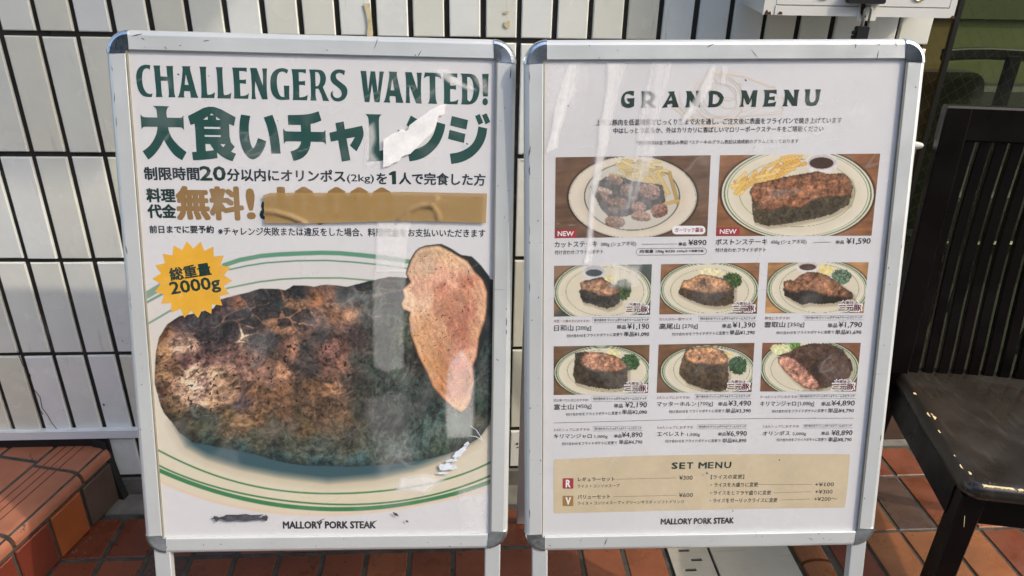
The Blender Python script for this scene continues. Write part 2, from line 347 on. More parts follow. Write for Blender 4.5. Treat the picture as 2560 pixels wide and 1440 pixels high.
# ------------------------------------------------------------------ brick-tile step at the left
A = math.radians(14.0); SL = Vector((-math.sin(A), -math.cos(A), 0)); SN = Vector((math.cos(A), -math.sin(A), 0)); SO = Vector((-.980, -.012, 0))
st = empty("tiled_step", (-1.2, -.2, 0), "low step of terracotta tiles with grooved rounded edge at left of signs", "step")
b = MB(); b.box(SO+SL*.385-SN*.30+Z*.0785, (.40, .2995, .0785), (SL, SN, Z)); b.build("step_core", M_mortar, st)
b = MB(); b.box(Vector((-1.36, -.004, .165)), (.385, .006, .022)); b.build("sealant", M_black, st)  # black seal, raised to paint in the dark recess below the ledge
b = MB(); b.prism([(-.012, 0), (.020, 0), (.012, .05), (.006, .11), (-.002, .17), (-.03, .19), (-.03, 0)], SO+SL*.004, SN, Z, SL, -.012, .006); b.build("sealant", M_black, st)
ZT = .160
# riser tiles
edges = [.004, .110, .210, .310, .410, .510, .610]
rm = [M_brown, M_orange, M_redt, M_redt, M_terra2, M_brown]
for k in range(6):
    a, c = edges[k]+.005, edges[k+1]-.005
    b = MB(); b.box(SO+SL*(a+c)/2+Z*.060+SN*.001, ((c-a)/2, .056, .006), (SL, Z, SN), bev=.002); b.build("riser_tile", rm[k], st)
# nosing tiles with grooves
ne = [.004, .100, .305, .510, .715]
for k in range(4):
    a, c = ne[k]+(.005 if k else 0), ne[k+1]-.005
    r = .024; P = [(-.112, -.012), (-.112, 0)]
    for g in (-.094, -.073, -.052): P += [(g-.0016, 0), (g-.0012, -.003), (g+.0012, -.003), (g+.0016, 0)]
    P += [(-r+.008, 0)]+[(-r+.008+r*math.sin(t), -r+r*math.cos(t)) for t in [math.pi/2*q/7 for q in range(1, 8)]]+[(.008, -.030), (-.006, -.030), (-.006, -.012)]
    b = MB(); b.prism(P, SO+Z*ZT+SL*a, SN, Z, SL, 0, c-a); o = b.build("nosing_tile", M_nose, st)
    for g in (-.094, -.073, -.052):
        b = MB(); b.box(SO+SL*(a+c)/2+SN*g+Z*(ZT-.0010), ((c-a)/2-.0005, .0014, .0005), (SL, SN, Z)); b.build("groove", M_groove, o)
# field tiles on the tread
fe = [-.02, .085, .295, .505]
for k in range(3):
    for q in range(4):
        n1 = -.123-.1035*q; n0 = n1-.0935
        a, c = fe[k]+.0055, fe[k+1]-.0055
        if k == 0: a = .022-.27*(abs(n1)-.1)
        b = MB(); b.box(SO+SL*(a+c)/2+SN*(n0+n1)/2+Z*(ZT-.006), ((c-a)/2, (n1-n0)/2, .006), (SL, SN, Z), bev=.0018); b.build("tile", M_nose, st)

# ------------------------------------------------------------------ print helpers (layout coordinates -> poster plane)
HM = [np.array([[0.0005986858622654736, -1.8307406649085122e-05, -0.46847426068913733], [-8.357173020960426e-06, -0.0006584215613870294, 0.8876336222360006], [-2.7932820029501073e-05, -9.188847981101359e-05, 1.0]]),
      np.array([[0.0006077915915432934, 3.2771251428044056e-05, -1.1076502735184586], [-1.2240845638873948e-05, -0.0006662816030511083, 0.9089041620186178], [-1.2547963755803228e-05, -0.00010691934927714959, 1.0]])]
HI = [np.linalg.inv(h) for h in HM]
BD = [dict(O=Vector((-.3524, -.5174, .3355)), U=Vector((.9999, -.0120, -.0093)).normalized(), V=Vector((.0121, .2573, .9663)).normalized()),
      dict(O=Vector((.3115, -.5402, .3375)), U=Vector((.9991, -.0365, .0216)).normalized(), V=Vector((-.0126, .2309, .9729)).normalized())]
for d in BD:
    d['V'] = (d['V']-d['U']*d['V'].dot(d['U'])).normalized(); d['N'] = d['U'].cross(d['V']).normalized()
    d['P'] = d['O']-d['N']*.006
def uv(n, x, y):
    x = np.asarray(x, float); y = np.asarray(y, float); h = HM[n]
    w_ = h[2, 0]*x+h[2, 1]*y+h[2, 2]
    return (h[0, 0]*x+h[0, 1]*y+h[0, 2])/w_, (h[1, 0]*x+h[1, 1]*y+h[1, 2])/w_
def px(n, u, v):
    h = HI[n]; w_ = h[2, 0]*u+h[2, 1]*v+h[2, 2]
    return (h[0, 0]*u+h[0, 1]*v+h[0, 2])/w_, (h[1, 0]*u+h[1, 1]*v+h[1, 2])/w_
def onp(n, u, v, d):
    D = BD[n]; u = np.asarray(u); v = np.asarray(v)
    return np.array(D['P'])[None]+u[:, None]*np.array(D['U'])[None]+v[:, None]*np.array(D['V'])[None]+d*np.array(D['N'])[None]
class Ink:
    """collects flat print of one colour on poster n at height d above the paper"""
    def __init__(s, n, d): s.n, s.d, s.V, s.F = n, d, [], []
    def raw(s, P, F):
        k = len(s.V); s.V += [tuple(p) for p in P]; s.F += [tuple(i+k for i in f) for f in F]
    def quad(s, pts):
        u, v = uv(s.n, [p[0] for p in pts], [p[1] for p in pts]); s.raw(onp(s.n, u, v, s.d), [tuple(range(len(pts)))])
    def line(s, pts, wd, closed=False):
        """stroke of width wd (layout px)"""
        p = np.array(pts, float)
        if closed: p = np.vstack([p, p[:1]])
        t = np.gradient(p, axis=0); t /= np.linalg.norm(t, axis=1)[:, None]+1e-9; nn = np.stack([-t[:, 1], t[:, 0]], 1)*wd/2
        a, c = p+nn, p-nn; q = np.vstack([a, c]); u, v = uv(s.n, q[:, 0], q[:, 1]); k = len(p)
        s.raw(onp(s.n, u, v, s.d), [(i, i+1, k+i+1, k+i) for i in range(k-1)])
    def build(s, name, mt, parent):
        o = mesh(name, s.V, s.F, mt, parent)
        if name not in ("star_badge", "set_menu_panel", "white_pill", "crease") and not name.endswith("patch"): o['kind'] = "stuff"
        return o
def curve_mesh(polys):
    c = bpy.data.curves.new("c", 'CURVE'); c.dimensions = '2D'; c.fill_mode = 'BOTH'
    for p in polys:
        s = c.splines.new('POLY'); s.points.add(len(p)-1); s.use_cyclic_u = True
        for i, (x, y) in enumerate(p): s.points[i].co = (x, y, 0, 1)
    o = bpy.data.objects.new("c", c); sc.collection.objects.link(o)
    dg = bpy.context.evaluated_depsgraph_get(); me = bpy.data.meshes.new_from_object(o.evaluated_get(dg))
    V = np.array([v.co[:2] for v in me.vertices]); F = [tuple(f.vertices) for f in me.polygons]
    bpy.data.objects.remove(o); bpy.data.curves.remove(c); bpy.data.meshes.remove(me); return V, F
def smooth_poly(p, it=1):
    for _ in range(it):
        q = []; n = len(p)
        for i in range(n):
            a, c, d = p[i-1], p[i], p[(i+1) % n]
            v1 = (c[0]-a[0], c[1]-a[1]); v2 = (d[0]-c[0], d[1]-c[1]); l1 = math.hypot(*v1)+1e-9; l2 = math.hypot(*v2)+1e-9
            cs_ = (v1[0]*v2[0]+v1[1]*v2[1])/(l1*l2)
            if cs_ > .75:
                q += [(c[0]-v1[0]*.25, c[1]-v1[1]*.25), (c[0]+v2[0]*.25, c[1]+v2[1]*.25)]
            else: q.append(c)
        p = q
    return p
def glyph(ik, org, s, polys):
    polys = [smooth_poly([(org[0]+x/s, org[1]+y/s) for x, y in p]) for p in polys]
    V, F = curve_mesh([[(x, -y) for x, y in p] for p in polys])
    u, v = uv(ik.n, V[:, 0], -V[:, 1]); ik.raw(onp(ik.n, u, v, ik.d), F)
TEXTS = []
def text(ik, s, bl, br, h, bold=.02, fit=True):
    TEXTS.append((ik, s, bl, br, h, bold))
def flush_texts():
    obs = []
    for (ik, s, bl, br, h, bold) in TEXTS:
        c = bpy.data.curves.new("t", 'FONT'); c.body = s; c.size = 1; c.resolution_u = 2
        o = bpy.data.objects.new("t", c); sc.collection.objects.link(o); obs.append(o)
    dg = bpy.context.evaluated_depsgraph_get()
    for o, (ik, s, bl, br, h, bold) in zip(obs, TEXTS):
        me = bpy.data.meshes.new_from_object(o.evaluated_get(dg)); k = len(me.vertices)
        V = np.empty(k*3); me.vertices.foreach_get('co', V); V = V.reshape(-1, 3)[:, :2]; F = [tuple(f.vertices) for f in me.polygons]
        mn, mx = V.min(0), V.max(0); T = (V-mn)/(mx-mn)
        mid = ((bl[0]+br[0])/2, (bl[1]+br[1])/2)
        u, v = uv(ik.n, [bl[0], br[0], mid[0], mid[0]], [bl[1], br[1], mid[1], mid[1]-h])
        e = np.array([u[1]-u[0], v[1]-v[0]]); hh = math.hypot(u[3]-u[2], v[3]-v[2]); pn = np.array([-e[1], e[0]])/np.linalg.norm(e)*hh
        uu = u[0]+T[:, 0]*e[0]+T[:, 1]*pn[0]; vv = v[0]+T[:, 0]*e[1]+T[:, 1]*pn[1]
        eh = np.linalg.norm(e); q = bold*hh*1.0; dirs = [(0, 0)]
        if bold > .004: dirs += [(q, 0), (-q, 0), (0, q*.8), (0, -q*.8)]
        if bold > .022: dirs += [(q*.75, q*.7), (-q*.75, q*.7), (q*.75, -q*.7), (-q*.75, -q*.7)]
        for i, (a, c) in enumerate(dirs):
            ik.raw(onp(ik.n, uu+a*e[0]/eh-c*e[1]/eh, vv+a*e[1]/eh+c*e[0]/eh, ik.d+i*9e-6), F)
        bpy.data.meshes.remove(me)
    for o in obs:
        c = o.data; bpy.data.objects.remove(o); bpy.data.curves.remove(c)
    TEXTS.clear()

# ---- numpy painter for the printed photographs
def vnoise(x, y, seed):
    rs = np.random.RandomState(seed); T = rs.rand(64, 64); xi = np.floor(x).astype(int); yi = np.floor(y).astype(int); fx = x-xi; fy = y-yi
    fx = fx*fx*(3-2*fx); fy = fy*fy*(3-2*fy)
    g = lambda a, c: T[a % 64, c % 64]
    return (g(xi, yi)*(1-fx)+g(xi+1, yi)*fx)*(1-fy)+(g(xi, yi+1)*(1-fx)+g(xi+1, yi+1)*fx)*fy
def fbm(x, y, sc_, seed, oc=5, gain=.55):
    a = 0; t = 0; am = 1; x = x/sc_; y = y/sc_
    for k in range(oc): a = a+am*vnoise(x+seed*3.1, y+seed*1.7, seed+k); t += am; am *= gain; x, y = x*1.9*.8+y*1.9*.6, -x*1.9*.6+y*1.9*.8
    return a/t
def sdf(x, y, poly):
    p = np.array(poly, float); d = np.full(x.shape, 1e9); ins = np.zeros(x.shape, bool); n = len(p)
    for i in range(n):
        ax_, ay = p[i]; bx, by = p[(i+1) % n]; ex, ey = bx-ax_, by-ay; wx, wy = x-ax_, y-ay
        t = np.clip((wx*ex+wy*ey)/(ex*ex+ey*ey+1e-9), 0, 1); d = np.minimum(d, (wx-ex*t)**2+(wy-ey*t)**2)
        cnd = ((ay > y) != (by > y)) & (x < (bx-ax_)*(y-ay)/((by-ay) if by != ay else 1e-9)+ax_); ins ^= cnd
    d = np.sqrt(d); return np.where(ins, -d, d)
def cov(d, soft=1.0): return np.clip(.5-d/soft, 0, 1)
def over(C, m_, col):
    col = np.asarray(col, float)
    return C*(1-m_[..., None])+m_[..., None]*col
def keys(x, y, K_, pw=3.2):
    num = np.zeros(x.shape+(3,)); den = np.zeros(x.shape)
    for (kx, ky, r, g, b_) in K_:
        w_ = 1/(((x-kx)**2+(y-ky)**2+60.)**(pw/2)); den += w_
        num[..., 0] += w_*r; num[..., 1] += w_*g; num[..., 2] += w_*b_
    return num/den[..., None]
def s2l(C):
    c = np.clip(C/255., 0, 1); return np.where(c <= .04045, c/12.92, ((c+.055)/1.055)**2.4)
GAIN = .985
def artmesh(name, n, U_, V_, C, d, parent, mt):
    ny, nx = U_.shape; P = onp(n, U_.ravel(), V_.ravel(), d); og = P.mean(0)
    me = bpy.data.meshes.new(name); I = np.arange(nx*ny).reshape(ny, nx)
    F = np.stack([I[:-1, :-1], I[:-1, 1:], I[1:, 1:], I[1:, :-1]], -1).reshape(-1, 4)
    me.vertices.add(nx*ny); me.vertices.foreach_set('co', (P-og).ravel().astype('f'))
    me.loops.add(F.size); me.loops.foreach_set('vertex_index', F.ravel().astype('i'))
    me.polygons.add(len(F)); me.polygons.foreach_set('loop_start', (np.arange(len(F))*4).astype('i')); me.polygons.foreach_set('loop_total', np.full(len(F), 4, 'i'))
    me.update(calc_edges=True); me.validate()
    a = me.color_attributes.new("print", 'FLOAT_COLOR', 'POINT')
    L = np.ones((nx*ny, 4), 'f'); L[:, :3] = np.clip(s2l(C.reshape(-1, 3))*GAIN, 0, .84); a.data.foreach_set('color', L.ravel())
    me.materials.append(mt); o = bpy.data.objects.new(name, me); sc.collection.objects.link(o)
    o.parent = parent; o.location = Vector(og)-wloc(parent); return o
PAPER = np.array([206., 206.4, 208.5])   # paper white in print values

# ------------------------------------------------------------------ A-frame sign boards
W2, HH, RW, RD = .2871, .8195, .030, .016
def sign(n, name, label):
    D = BD[n]; O, U, V, N = D['O'], D['U'], D['V'], D['N']
    root = empty(name, (O.x, O.y+.2, 0), label, "sign board", "standing signboards")
    def P(a, b, d): return O+U*a+V*b+N*d
    # rail profile: q outward from the opening, d out of the plane
    prof = [(0, -.016), (0, -.0006), (.0008, 0), (.0215, 0), (.0255, -.0015), (.0285, -.0045), (.030, -.009), (.030, -.016)]
    def rail(c0, c1, qd):
        b = MB(); L = (c1-c0); t = L.normalized()
        Vv = [c0+qd*q+N*d for q, d in prof]+[c1+qd*q+N*d for q, d in prof]; k = len(prof)
        b.add(Vv, [tuple(range(k)), tuple(range(k, 2*k))[::-1]]+[(i, k+i, k+(i+1) % k, (i+1) % k) for i in range(k)])
        return b.build("frame_rail", M_alu, root)
    e = .006
    rail(P(-W2+e, HH, 0), P(W2-e, HH, 0), V); rail(P(-W2+e, 0, 0), P(W2-e, 0, 0), -V)
    rail(P(-W2, e, 0), P(-W2, HH-e, 0), -U); rail(P(W2, e, 0), P(W2, HH-e, 0), U)
    for sx, sy in ((-1, 1), (1, 1), (-1, -1), (1, -1)):
        c = P(sx*W2, HH if sy > 0 else 0, 0); a_, b_ = U*sx, V*sy; Q = MB(); K = 9; R_ = RW+e
        rings = []
        for (r, d) in [(R_+.0005, -.0165), (R_+.0008, -.009), (R_-.0008, -.003), (R_-.0035, .0004), (R_-.0075, .0014)]:
            rings.append([c-a_*e-b_*e+a_*(r*math.cos(t))+b_*(r*math.sin(t))+N*d for t in [math.pi/2*k/K for k in range(K+1)]])
        inner = [[c-a_*e*.9-b_*e*.9+a_*(.0055*math.cos(t))+b_*(.0055*math.sin(t))+N*d for t in [math.pi/2*k/K for k in range(K+1)]] for d in (.0002, -.0165)]
        rings += inner; VV = [v for r in rings for v in r]; FF = []
        for i in range(len(rings)):
            j = (i+1) % len(rings)
            for k in range(K): FF.append((i*(K+1)+k, i*(K+1)+k+1, j*(K+1)+k+1, j*(K+1)+k))
        nr = len(rings); FF.append(tuple(i*(K+1) for i in range(nr))); FF.append(tuple(i*(K+1)+K for i in range(nr))[::-1])
        if sx*sy < 0: FF = [f[::-1] for f in FF]
        Q.add(VV, FF); Q.build("corner_cap", M_chrome, root)
    # dark liner lip just inside the rails
    for sx in (-1, 1): b = MB(); b.box(P(sx*(W2-.0012), HH/2, -.0033), (.0010, HH/2, .0025), (U, V, N)); b.build("rail_lip", M_inner, root)
    b = MB(); b.box(P(0, HH/2, -.011), (W2+.004, HH/2+.004, .002), (U, V, N)); b.build("back_panel", M_back, root)
    # front legs, rear legs
    zb = O.z; 
    for sx in (-1, 1):
        top = P(sx*(W2+.003), -.018, -.010); L = (top.z-.012)/V.z
        b = MB(); b.sweep([top, top-V*L], bevrect(.014, .008, .0015), side=U); b.build("front_leg", M_alu2, root)
        b = MB(); b.sweep([top-V*L+V*.004, top-V*L-V*.012], bevrect(.0155, .0095, .001), side=U); b.build("rubber_foot", M_plast, root)
        tp = P(sx*(W2+.004), HH+.01, -.022); ft = Vector((tp.x+sx*.006, -.145 if n == 0 else -.139, .004))
        if sx < 0 and n == 1: ft.x = .026
        b = MB(); b.sweep([tp, ft], bevrect(.012, .008, .0015), side=U); b.build("rear_leg", M_alu2, root)
    a_, c_ = P(-W2, HH+.005, -.024), P(W2, HH+.005, -.024)
    b = MB(); b.sweep([a_, c_], bevrect(.010, .006, .001), side=N); b.build("hinge_bar", M_alu2, root)
    return root, P
def sub_panel(P, n, root):
    D = BD[n]; poster = MB(); q = [P(-W2-.002, -.002, -.006), P(W2+.002, -.002, -.006), P(W2+.002, HH+.002, -.006), P(-W2-.002, HH+.002, -.006)]
    return mesh("poster", q, [(0, 1, 2, 3)], M_paper, root)
def film(P, n, root, worn, stripes=0):
    """slightly buckled clear cover sheet; worn = [(polygon in layout px, softness, amount)] milky areas painting glare and sun streaks"""
    nx, ny = 230, 330; gx, gy = np.meshgrid(np.linspace(-W2, W2, nx), np.linspace(0, HH, ny))
    d = .0012+.0011*(fbm(gx*1000, gy*420, 60, 3+n, 3)-.5)*2
    Pn = onp(n, gx.ravel(), gy.ravel(), 0)+np.clip(d, .0008, .004).ravel()[:, None]*np.array(BD[n]['N'])[None]
    I = np.arange(nx*ny).reshape(ny, nx); F = np.stack([I[:-1, :-1], I[:-1, 1:], I[1:, 1:], I[1:, :-1]], -1).reshape(-1, 4).tolist()
    o = mesh("cover_film", Pn, F, M_film, root, smooth=True)
    X_, Y_ = px(n, gx, gy); wv = (fbm(X_, Y_, 50, 7+n, 3)-.5)*10; m_ = np.zeros(X_.shape)
    for (poly, soft, amt) in worn:  # areas of painted glare and sun streaks
        e = sdf(X_+wv, Y_+wv*.5, poly); a = np.clip(.5-e/soft, 0, 1); a = a*a*(3-2*a)
        if stripes: a = a*np.clip(.35+1.3*fbm(X_*1.0+Y_*.16, Y_*.02, 9, 55, 3), .2, 1.1)
        m_ = np.maximum(m_, a*amt)
    # long hairline wrinkles and cloudy smears
    wr_ = np.abs(2*fbm(X_*.5+Y_*.9, Y_*.35-X_*.2, 90, 65+n, 3)-1); m_ = m_+.10*np.clip(1-wr_/.02, 0, 1)*(fbm(X_, Y_, 120, 68, 2) > .5)
    m_ = m_+.05*np.clip((fbm(X_, Y_, 70, 88+n, 4)-.55)/.2, 0, 1)
    at = o.data.attributes.new("glare_wear", 'FLOAT', 'POINT'); at.data.foreach_set('value', np.clip(m_, 0, 1).ravel().astype('f')); return o
zz3 = lambda p: [(360+a/2.8444, 600+c/2.8444) for a, c in p]
zz7 = lambda p: [(1360+a/2.909, 180+c/2.909) for a, c in p]
GLARE1 = [([(943, 553), (1030, 553), (1018, 600), (1012, 680), (940, 680)], 6, .42), (zz3([(1655, 0), (1875, 0), (1860, 60), (1870, 200), (1835, 560), (1850, 900), (1730, 940), (1640, 900), (1630, 400)]), 10, .15),  # glare areas painted into the left film as milky haze
         ([(917, 318), (935, 310), (938, 345), (930, 380), (945, 405), (912, 420), (915, 350)], 14, .4), (zz3([(2180, 860), (2260, 780), (2340, 900), (2345, 1120), (2330, 1400), (2150, 1400), (2150, 1100)]), 10, .26),
         ([(1085, 178), (1110, 172), (1150, 205), (1190, 225), (1165, 222), (1120, 205)], 8, .45), ([(1180, 190), (1215, 200), (1222, 235), (1205, 228)], 10, .25), ([(1000, 1195), (1060, 1185), (1110, 1200), (1060, 1230), (990, 1225)], 18, .5),
         ([(915, 1000), (1010, 980), (1040, 1180), (1020, 1290), (960, 1290), (950, 1180)], 30, .07), ([(1150, 1220), (1235, 1205), (1232, 1330), (1150, 1330)], 25, .25)]
GLARE2 = [(zz7([(165, -60), (232, -60), (205, 180), (110, 420), (95, 560), (20, 600), (70, 300)]), 9, .6), (zz7([(470, -60), (600, -60), (510, 250), (440, 620), (370, 900), (345, 1400), (290, 1400), (350, 800), (410, 400)]), 9, .5),  # sun streaks and glare painted into the right film
         (zz7([(780, -60), (935, -60), (850, 250), (800, 480), (790, 620), (640, 1000), (600, 1000), (690, 400)]), 14, .36), (zz7([(1215, -40), (1245, -40), (1190, 140), (1110, 260), (1000, 390), (965, 380), (1080, 200)]), 9, .5),
         (zz7([(1290, -40), (1325, -40), (1310, 80), (1280, 80)]), 7, .4), (zz7([(0, -80), (300, -80), (310, 60), (230, 260), (60, 330), (0, 340)]), 60, .30), (zz7([(380, 640), (820, 640), (880, 900), (780, 1100), (500, 1180), (330, 1100)]), 60, .12),
         (zz7([(1600, 480), (2300, 260), (2330, 300), (1900, 480), (1500, 600)]), 50, .22), (zz7([(500, 1400), (700, 1400), (680, 1560), (480, 1560)]), 20, .3)]

s1, P1 = sign(0, "standing_sign", "left aluminium sign with a huge roast meat challenge poster")
s2, P2 = sign(1, "standing_sign", "right aluminium sign with a grand menu poster of small dish photos")
po1 = sub_panel(P1, 0, s1); po2 = sub_panel(P2, 1, s2); film(P1, 0, s1, GLARE1); film(P2, 1, s2, GLARE2, 1)

# ------------------------------------------------------------------ poster 1: photograph of the roast
def z3(p): return [(360+a/2.8444, 600+c/2.8444) for a, c in p]
def z4(p): return [(340+a/2.56, 1000+c/2.56) for a, c in p]
gu, gv = np.meshgrid(np.arange(-W2, W2+.0005, .00098), np.arange(.0005, .535, .00098)); ax_, ay_ = px(0, gu, gv)
C = np.ones(gu.shape+(3,))*PAPER
outer_top = [(355, 735), (395, 705), (470, 668), (560, 648), (652, 630), (743, 624), (849, 624), (958, 632), (1040, 645), (1150, 670), (1245, 700)]
outer_bot = [(1245, 1222), (1231, 1226), (1121, 1250), (1004, 1273), (887, 1287), (770, 1289), (652, 1281), (535, 1258), (402, 1207), (355, 1190)]
wob = (fbm(ax_, ay_, 30, 4, 3)-.5)
plate = cov(sdf(ax_, ay_, outer_top+outer_bot), 2.5)
t_ = np.clip((ay_-640)/620, 0, 1); pc_ = np.stack([204+6*t_, 203-2*t_, 203-26*t_], -1)
C = over(C, plate, [0, 0, 0]); C += plate[..., None]*pc_
def band(pts, wd, col, C, soft=1.5):
    p = np.array(pts, float); xs_ = p[:, 0]; o_ = np.argsort(xs_); q = np.polyfit(xs_, p[:, 1], min(4, len(pts)-1)); yc = np.polyval(q, ax_)
    sl_ = np.polyval(np.polyder(q), ax_); dd = np.abs(ay_-yc)/np.sqrt(1+sl_**2); ok = (ax_ > xs_.min()-6) & (ax_ < xs_.max()+6)
    return over(C, cov(dd-wd/2, soft)*ok, col)
def bandpoly(pts, wd, col, C, soft=1.5):
    d = np.full(ax_.shape, 1e9)
    for (x0, y0), (x1, y1) in zip(pts[:-1], pts[1:]):
        ex, ey = x1-x0, y1-y0; t = np.clip(((ax_-x0)*ex+(ay_-y0)*ey)/(ex*ex+ey*ey), 0, 1); d = np.minimum(d, np.hypot(ax_-x0-ex*t, ay_-y0-ey*t))
    return over(C, cov(d-wd/2, soft), col)
g1, g2 = (88, 142, 114), (64, 122, 82)
C = bandpoly([(560, 663), (600, 650), (652, 640), (700, 636), (743, 634), (800, 632), (849, 633), (905, 638), (958, 644), (1028, 655)], 11, g1, C)
C = bandpoly([(574, 674), (620, 664), (666, 657), (740, 652), (817, 651), (880, 655), (940, 661), (1018, 671)], 4, (96, 138, 110), C)
C = bandpoly([(567, 721), (610, 712), (652, 704), (705, 698), (764, 695), (852, 695), (937, 702), (1000, 712)], 4, (104, 142, 112), C)
C = bandpoly([(352, 746), (375, 733), (395, 721), (430, 702)], 18, (122, 152, 138), C)
C = bandpoly([(352, 764), (378, 750), (402, 737), (430, 722)], 6, (112, 142, 128), C)
C = bandpoly([(355, 820), (367, 811), (400, 792), (427, 776)], 5, (122, 150, 138), C)
def dense(p, k=60):
    p = np.array(p, float); q = np.polyfit(p[:, 0], p[:, 1], 5); xx = np.linspace(p[0, 0], p[-1, 0], k); return list(zip(xx, np.polyval(q, xx)))
C = bandpoly(dense([(395, 1125), (457, 1156), (535, 1187), (652, 1219), (770, 1232), (848, 1234), (926, 1230), (1043, 1215), (1160, 1184), (1240, 1148)]), 4.5, (76, 128, 86), C)
C = bandpoly(dense([(395, 1162), (457, 1191), (574, 1225), (692, 1250), (809, 1260), (906, 1260), (1004, 1252), (1121, 1227), (1240, 1183)]), 4.5, (70, 122, 80), C)
C = bandpoly(dense([(395, 1174), (496, 1215), (613, 1246), (711, 1266), (809, 1272), (906, 1271), (1043, 1256), (1160, 1227), (1240, 1199)]), 10.5, (58, 122, 78), C)
C = bandpoly(dense([(395, 1200), (535, 1253), (652, 1277), (770, 1286), (887, 1284), (1004, 1270), (1121, 1247), (1240, 1219)]), 7, (214, 194, 174), C, 3)
# soft contact shading printed in the photo of the roast on its plate
shade_p = [(440, 1060), (470, 1112), (520, 1140), (600, 1165), (700, 1185), (820, 1200), (940, 1190), (1030, 1170), (1110, 1140), (1180, 1100), (1235, 1040), (1235, 900), (1000, 900), (600, 900)]
sd_ = sdf(ax_, ay_, shade_p); C = over(C, np.clip(.65-sd_/50, 0, .65)*(ay_ > 700), (172, 158, 132))
C = over(C, cov(sd_-2, 22), (54, 84, 92))
meat = [(388, 888), (399, 843), (420, 811), (451, 790), (483, 783), (532, 772), (553, 748), (585, 737), (613, 732), (652, 721), (694, 723), (712, 727), (733, 714), (764, 714), (782, 716), (814, 711), (845, 712), (870, 716), (923, 702), (972, 691), (1025, 695), (1100, 680), (1180, 690), (1250, 705), (1250, 900), (1232, 1010), (1222, 1060), (1199, 1095), (1160, 1122), (1082, 1145), (1004, 1158), (880, 1168), (760, 1165), (680, 1148), (600, 1128), (540, 1118), (480, 1105), (450, 1082), (425, 1050), (411, 1031), (399, 1004), (388, 960)]
KM = [(130,640,110,75,45),(250,580,70,55,60),(330,560,45,45,55),(450,640,75,55,60),(560,470,60,50,55),(680,430,120,85,65),(620,600,50,45,55),(750,520,40,45,52),(850,400,35,45,52),(950,450,35,45,50),(1080,370,35,42,48),(1040,460,130,100,75),(1120,560,165,130,100),(970,590,165,125,95),(1180,600,110,80,70),(1250,420,120,85,60),(1300,350,110,75,60),(1420,380,36,46,50),(1350,520,130,95,70),(1450,530,155,118,92),(1550,400,33,48,53),(1700,330,55,75,65),(1800,300,45,65,62),(1850,420,30,45,48),(1750,500,55,75,65),(1600,560,50,60,60),(1000,400,120,90,66),(770,440,120,85,65),
(150,800,140,110,80),(250,760,175,150,135),(330,740,172,146,130),(420,720,66,52,58),(550,700,60,52,58),(700,680,196,166,140),(620,660,60,50,55),(800,700,55,52,58),(900,720,46,48,54),(1000,780,80,60,55),(1050,780,160,118,95),(1150,780,46,48,50),(1300,780,110,80,75),(1400,760,90,65,60),(1550,720,60,55,55),(1700,700,50,70,60),(1800,680,60,75,60),(1400,860,125,92,82),(1480,640,70,60,60),(1250,680,46,48,52),
(120,950,135,110,80),(200,900,100,75,55),(300,850,95,70,72),(450,830,100,75,75),(600,790,105,80,78),(700,870,115,88,82),(350,950,205,180,155),(420,1010,198,168,158),(500,960,175,150,125),(600,1000,165,135,108),(700,960,120,95,85),(800,940,110,85,75),(900,1000,100,80,70),(1000,950,150,115,90),(1100,900,56,52,52),(1200,920,48,48,50),(1300,900,95,70,62),(1400,880,110,80,65),(1500,850,55,60,58),(1650,900,45,65,58),(1800,900,60,80,70),(1900,850,45,48,45),
(130,1100,90,60,40),(200,1150,110,90,65),(300,1080,180,152,132),(400,1120,195,165,145),(500,1150,160,132,105),(600,1080,135,108,84),(700,1150,76,62,66),(800,1080,120,90,65),(900,1100,100,75,55),(1000,1080,110,80,55),(1100,1100,75,60,45),(1200,1050,85,65,45),(1350,1050,120,90,65),(1450,1000,60,55,50),(1550,1050,50,55,50),(1700,1050,50,65,62),(1850,1050,45,60,58),(2000,1100,32,48,46),
(300,1300,65,65,50),(400,1250,50,60,50),(500,1300,55,65,55),(600,1250,100,85,60),(700,1300,115,95,70),(800,1250,110,85,60),(900,1300,75,70,55),(1000,1250,85,65,45),(1100,1300,75,65,50),(1250,1250,80,65,50),(1400,1250,100,80,60),(1550,1200,50,55,50),(1700,1250,50,60,60),(1850,1250,45,60,58),(2050,1250,50,75,75),(2250,1280,80,110,100),(2400,1200,40,60,55),(2450,900,35,55,55),(2470,500,25,40,42),(2400,1350,45,60,55),(2100,1000,34,44,42),(2250,1350,70,98,90)]
KM = [(360+a/2.8444, 600+c/2.8444, r, g, b_) for a, c, r, g, b_ in KM]
KM += [(430,1050,85,75,50),(470,1090,60,65,50),(520,1110,50,70,65),(600,1130,45,72,75),(700,1150,42,75,82),(800,1160,45,80,88),(900,1155,50,80,85),(640,1090,60,65,52),(720,1110,60,70,60),(800,1120,60,75,68),(880,1110,65,70,60),(950,1130,65,85,80),(1000,1130,75,95,95),(1050,1110,55,80,80),(1100,1130,50,70,60),(1150,1100,55,70,65),(1200,1060,60,65,45),(760,1060,80,68,46),(850,1060,74,66,48),(560,1060,92,80,56)]
wx = (fbm(ax_, ay_, 60, 11, 4)-.5)*34; wy = (fbm(ax_, ay_, 60, 12, 4)-.5)*34
MC = keys(ax_+wx*.45, ay_+wy*.45, KM, 3.8)
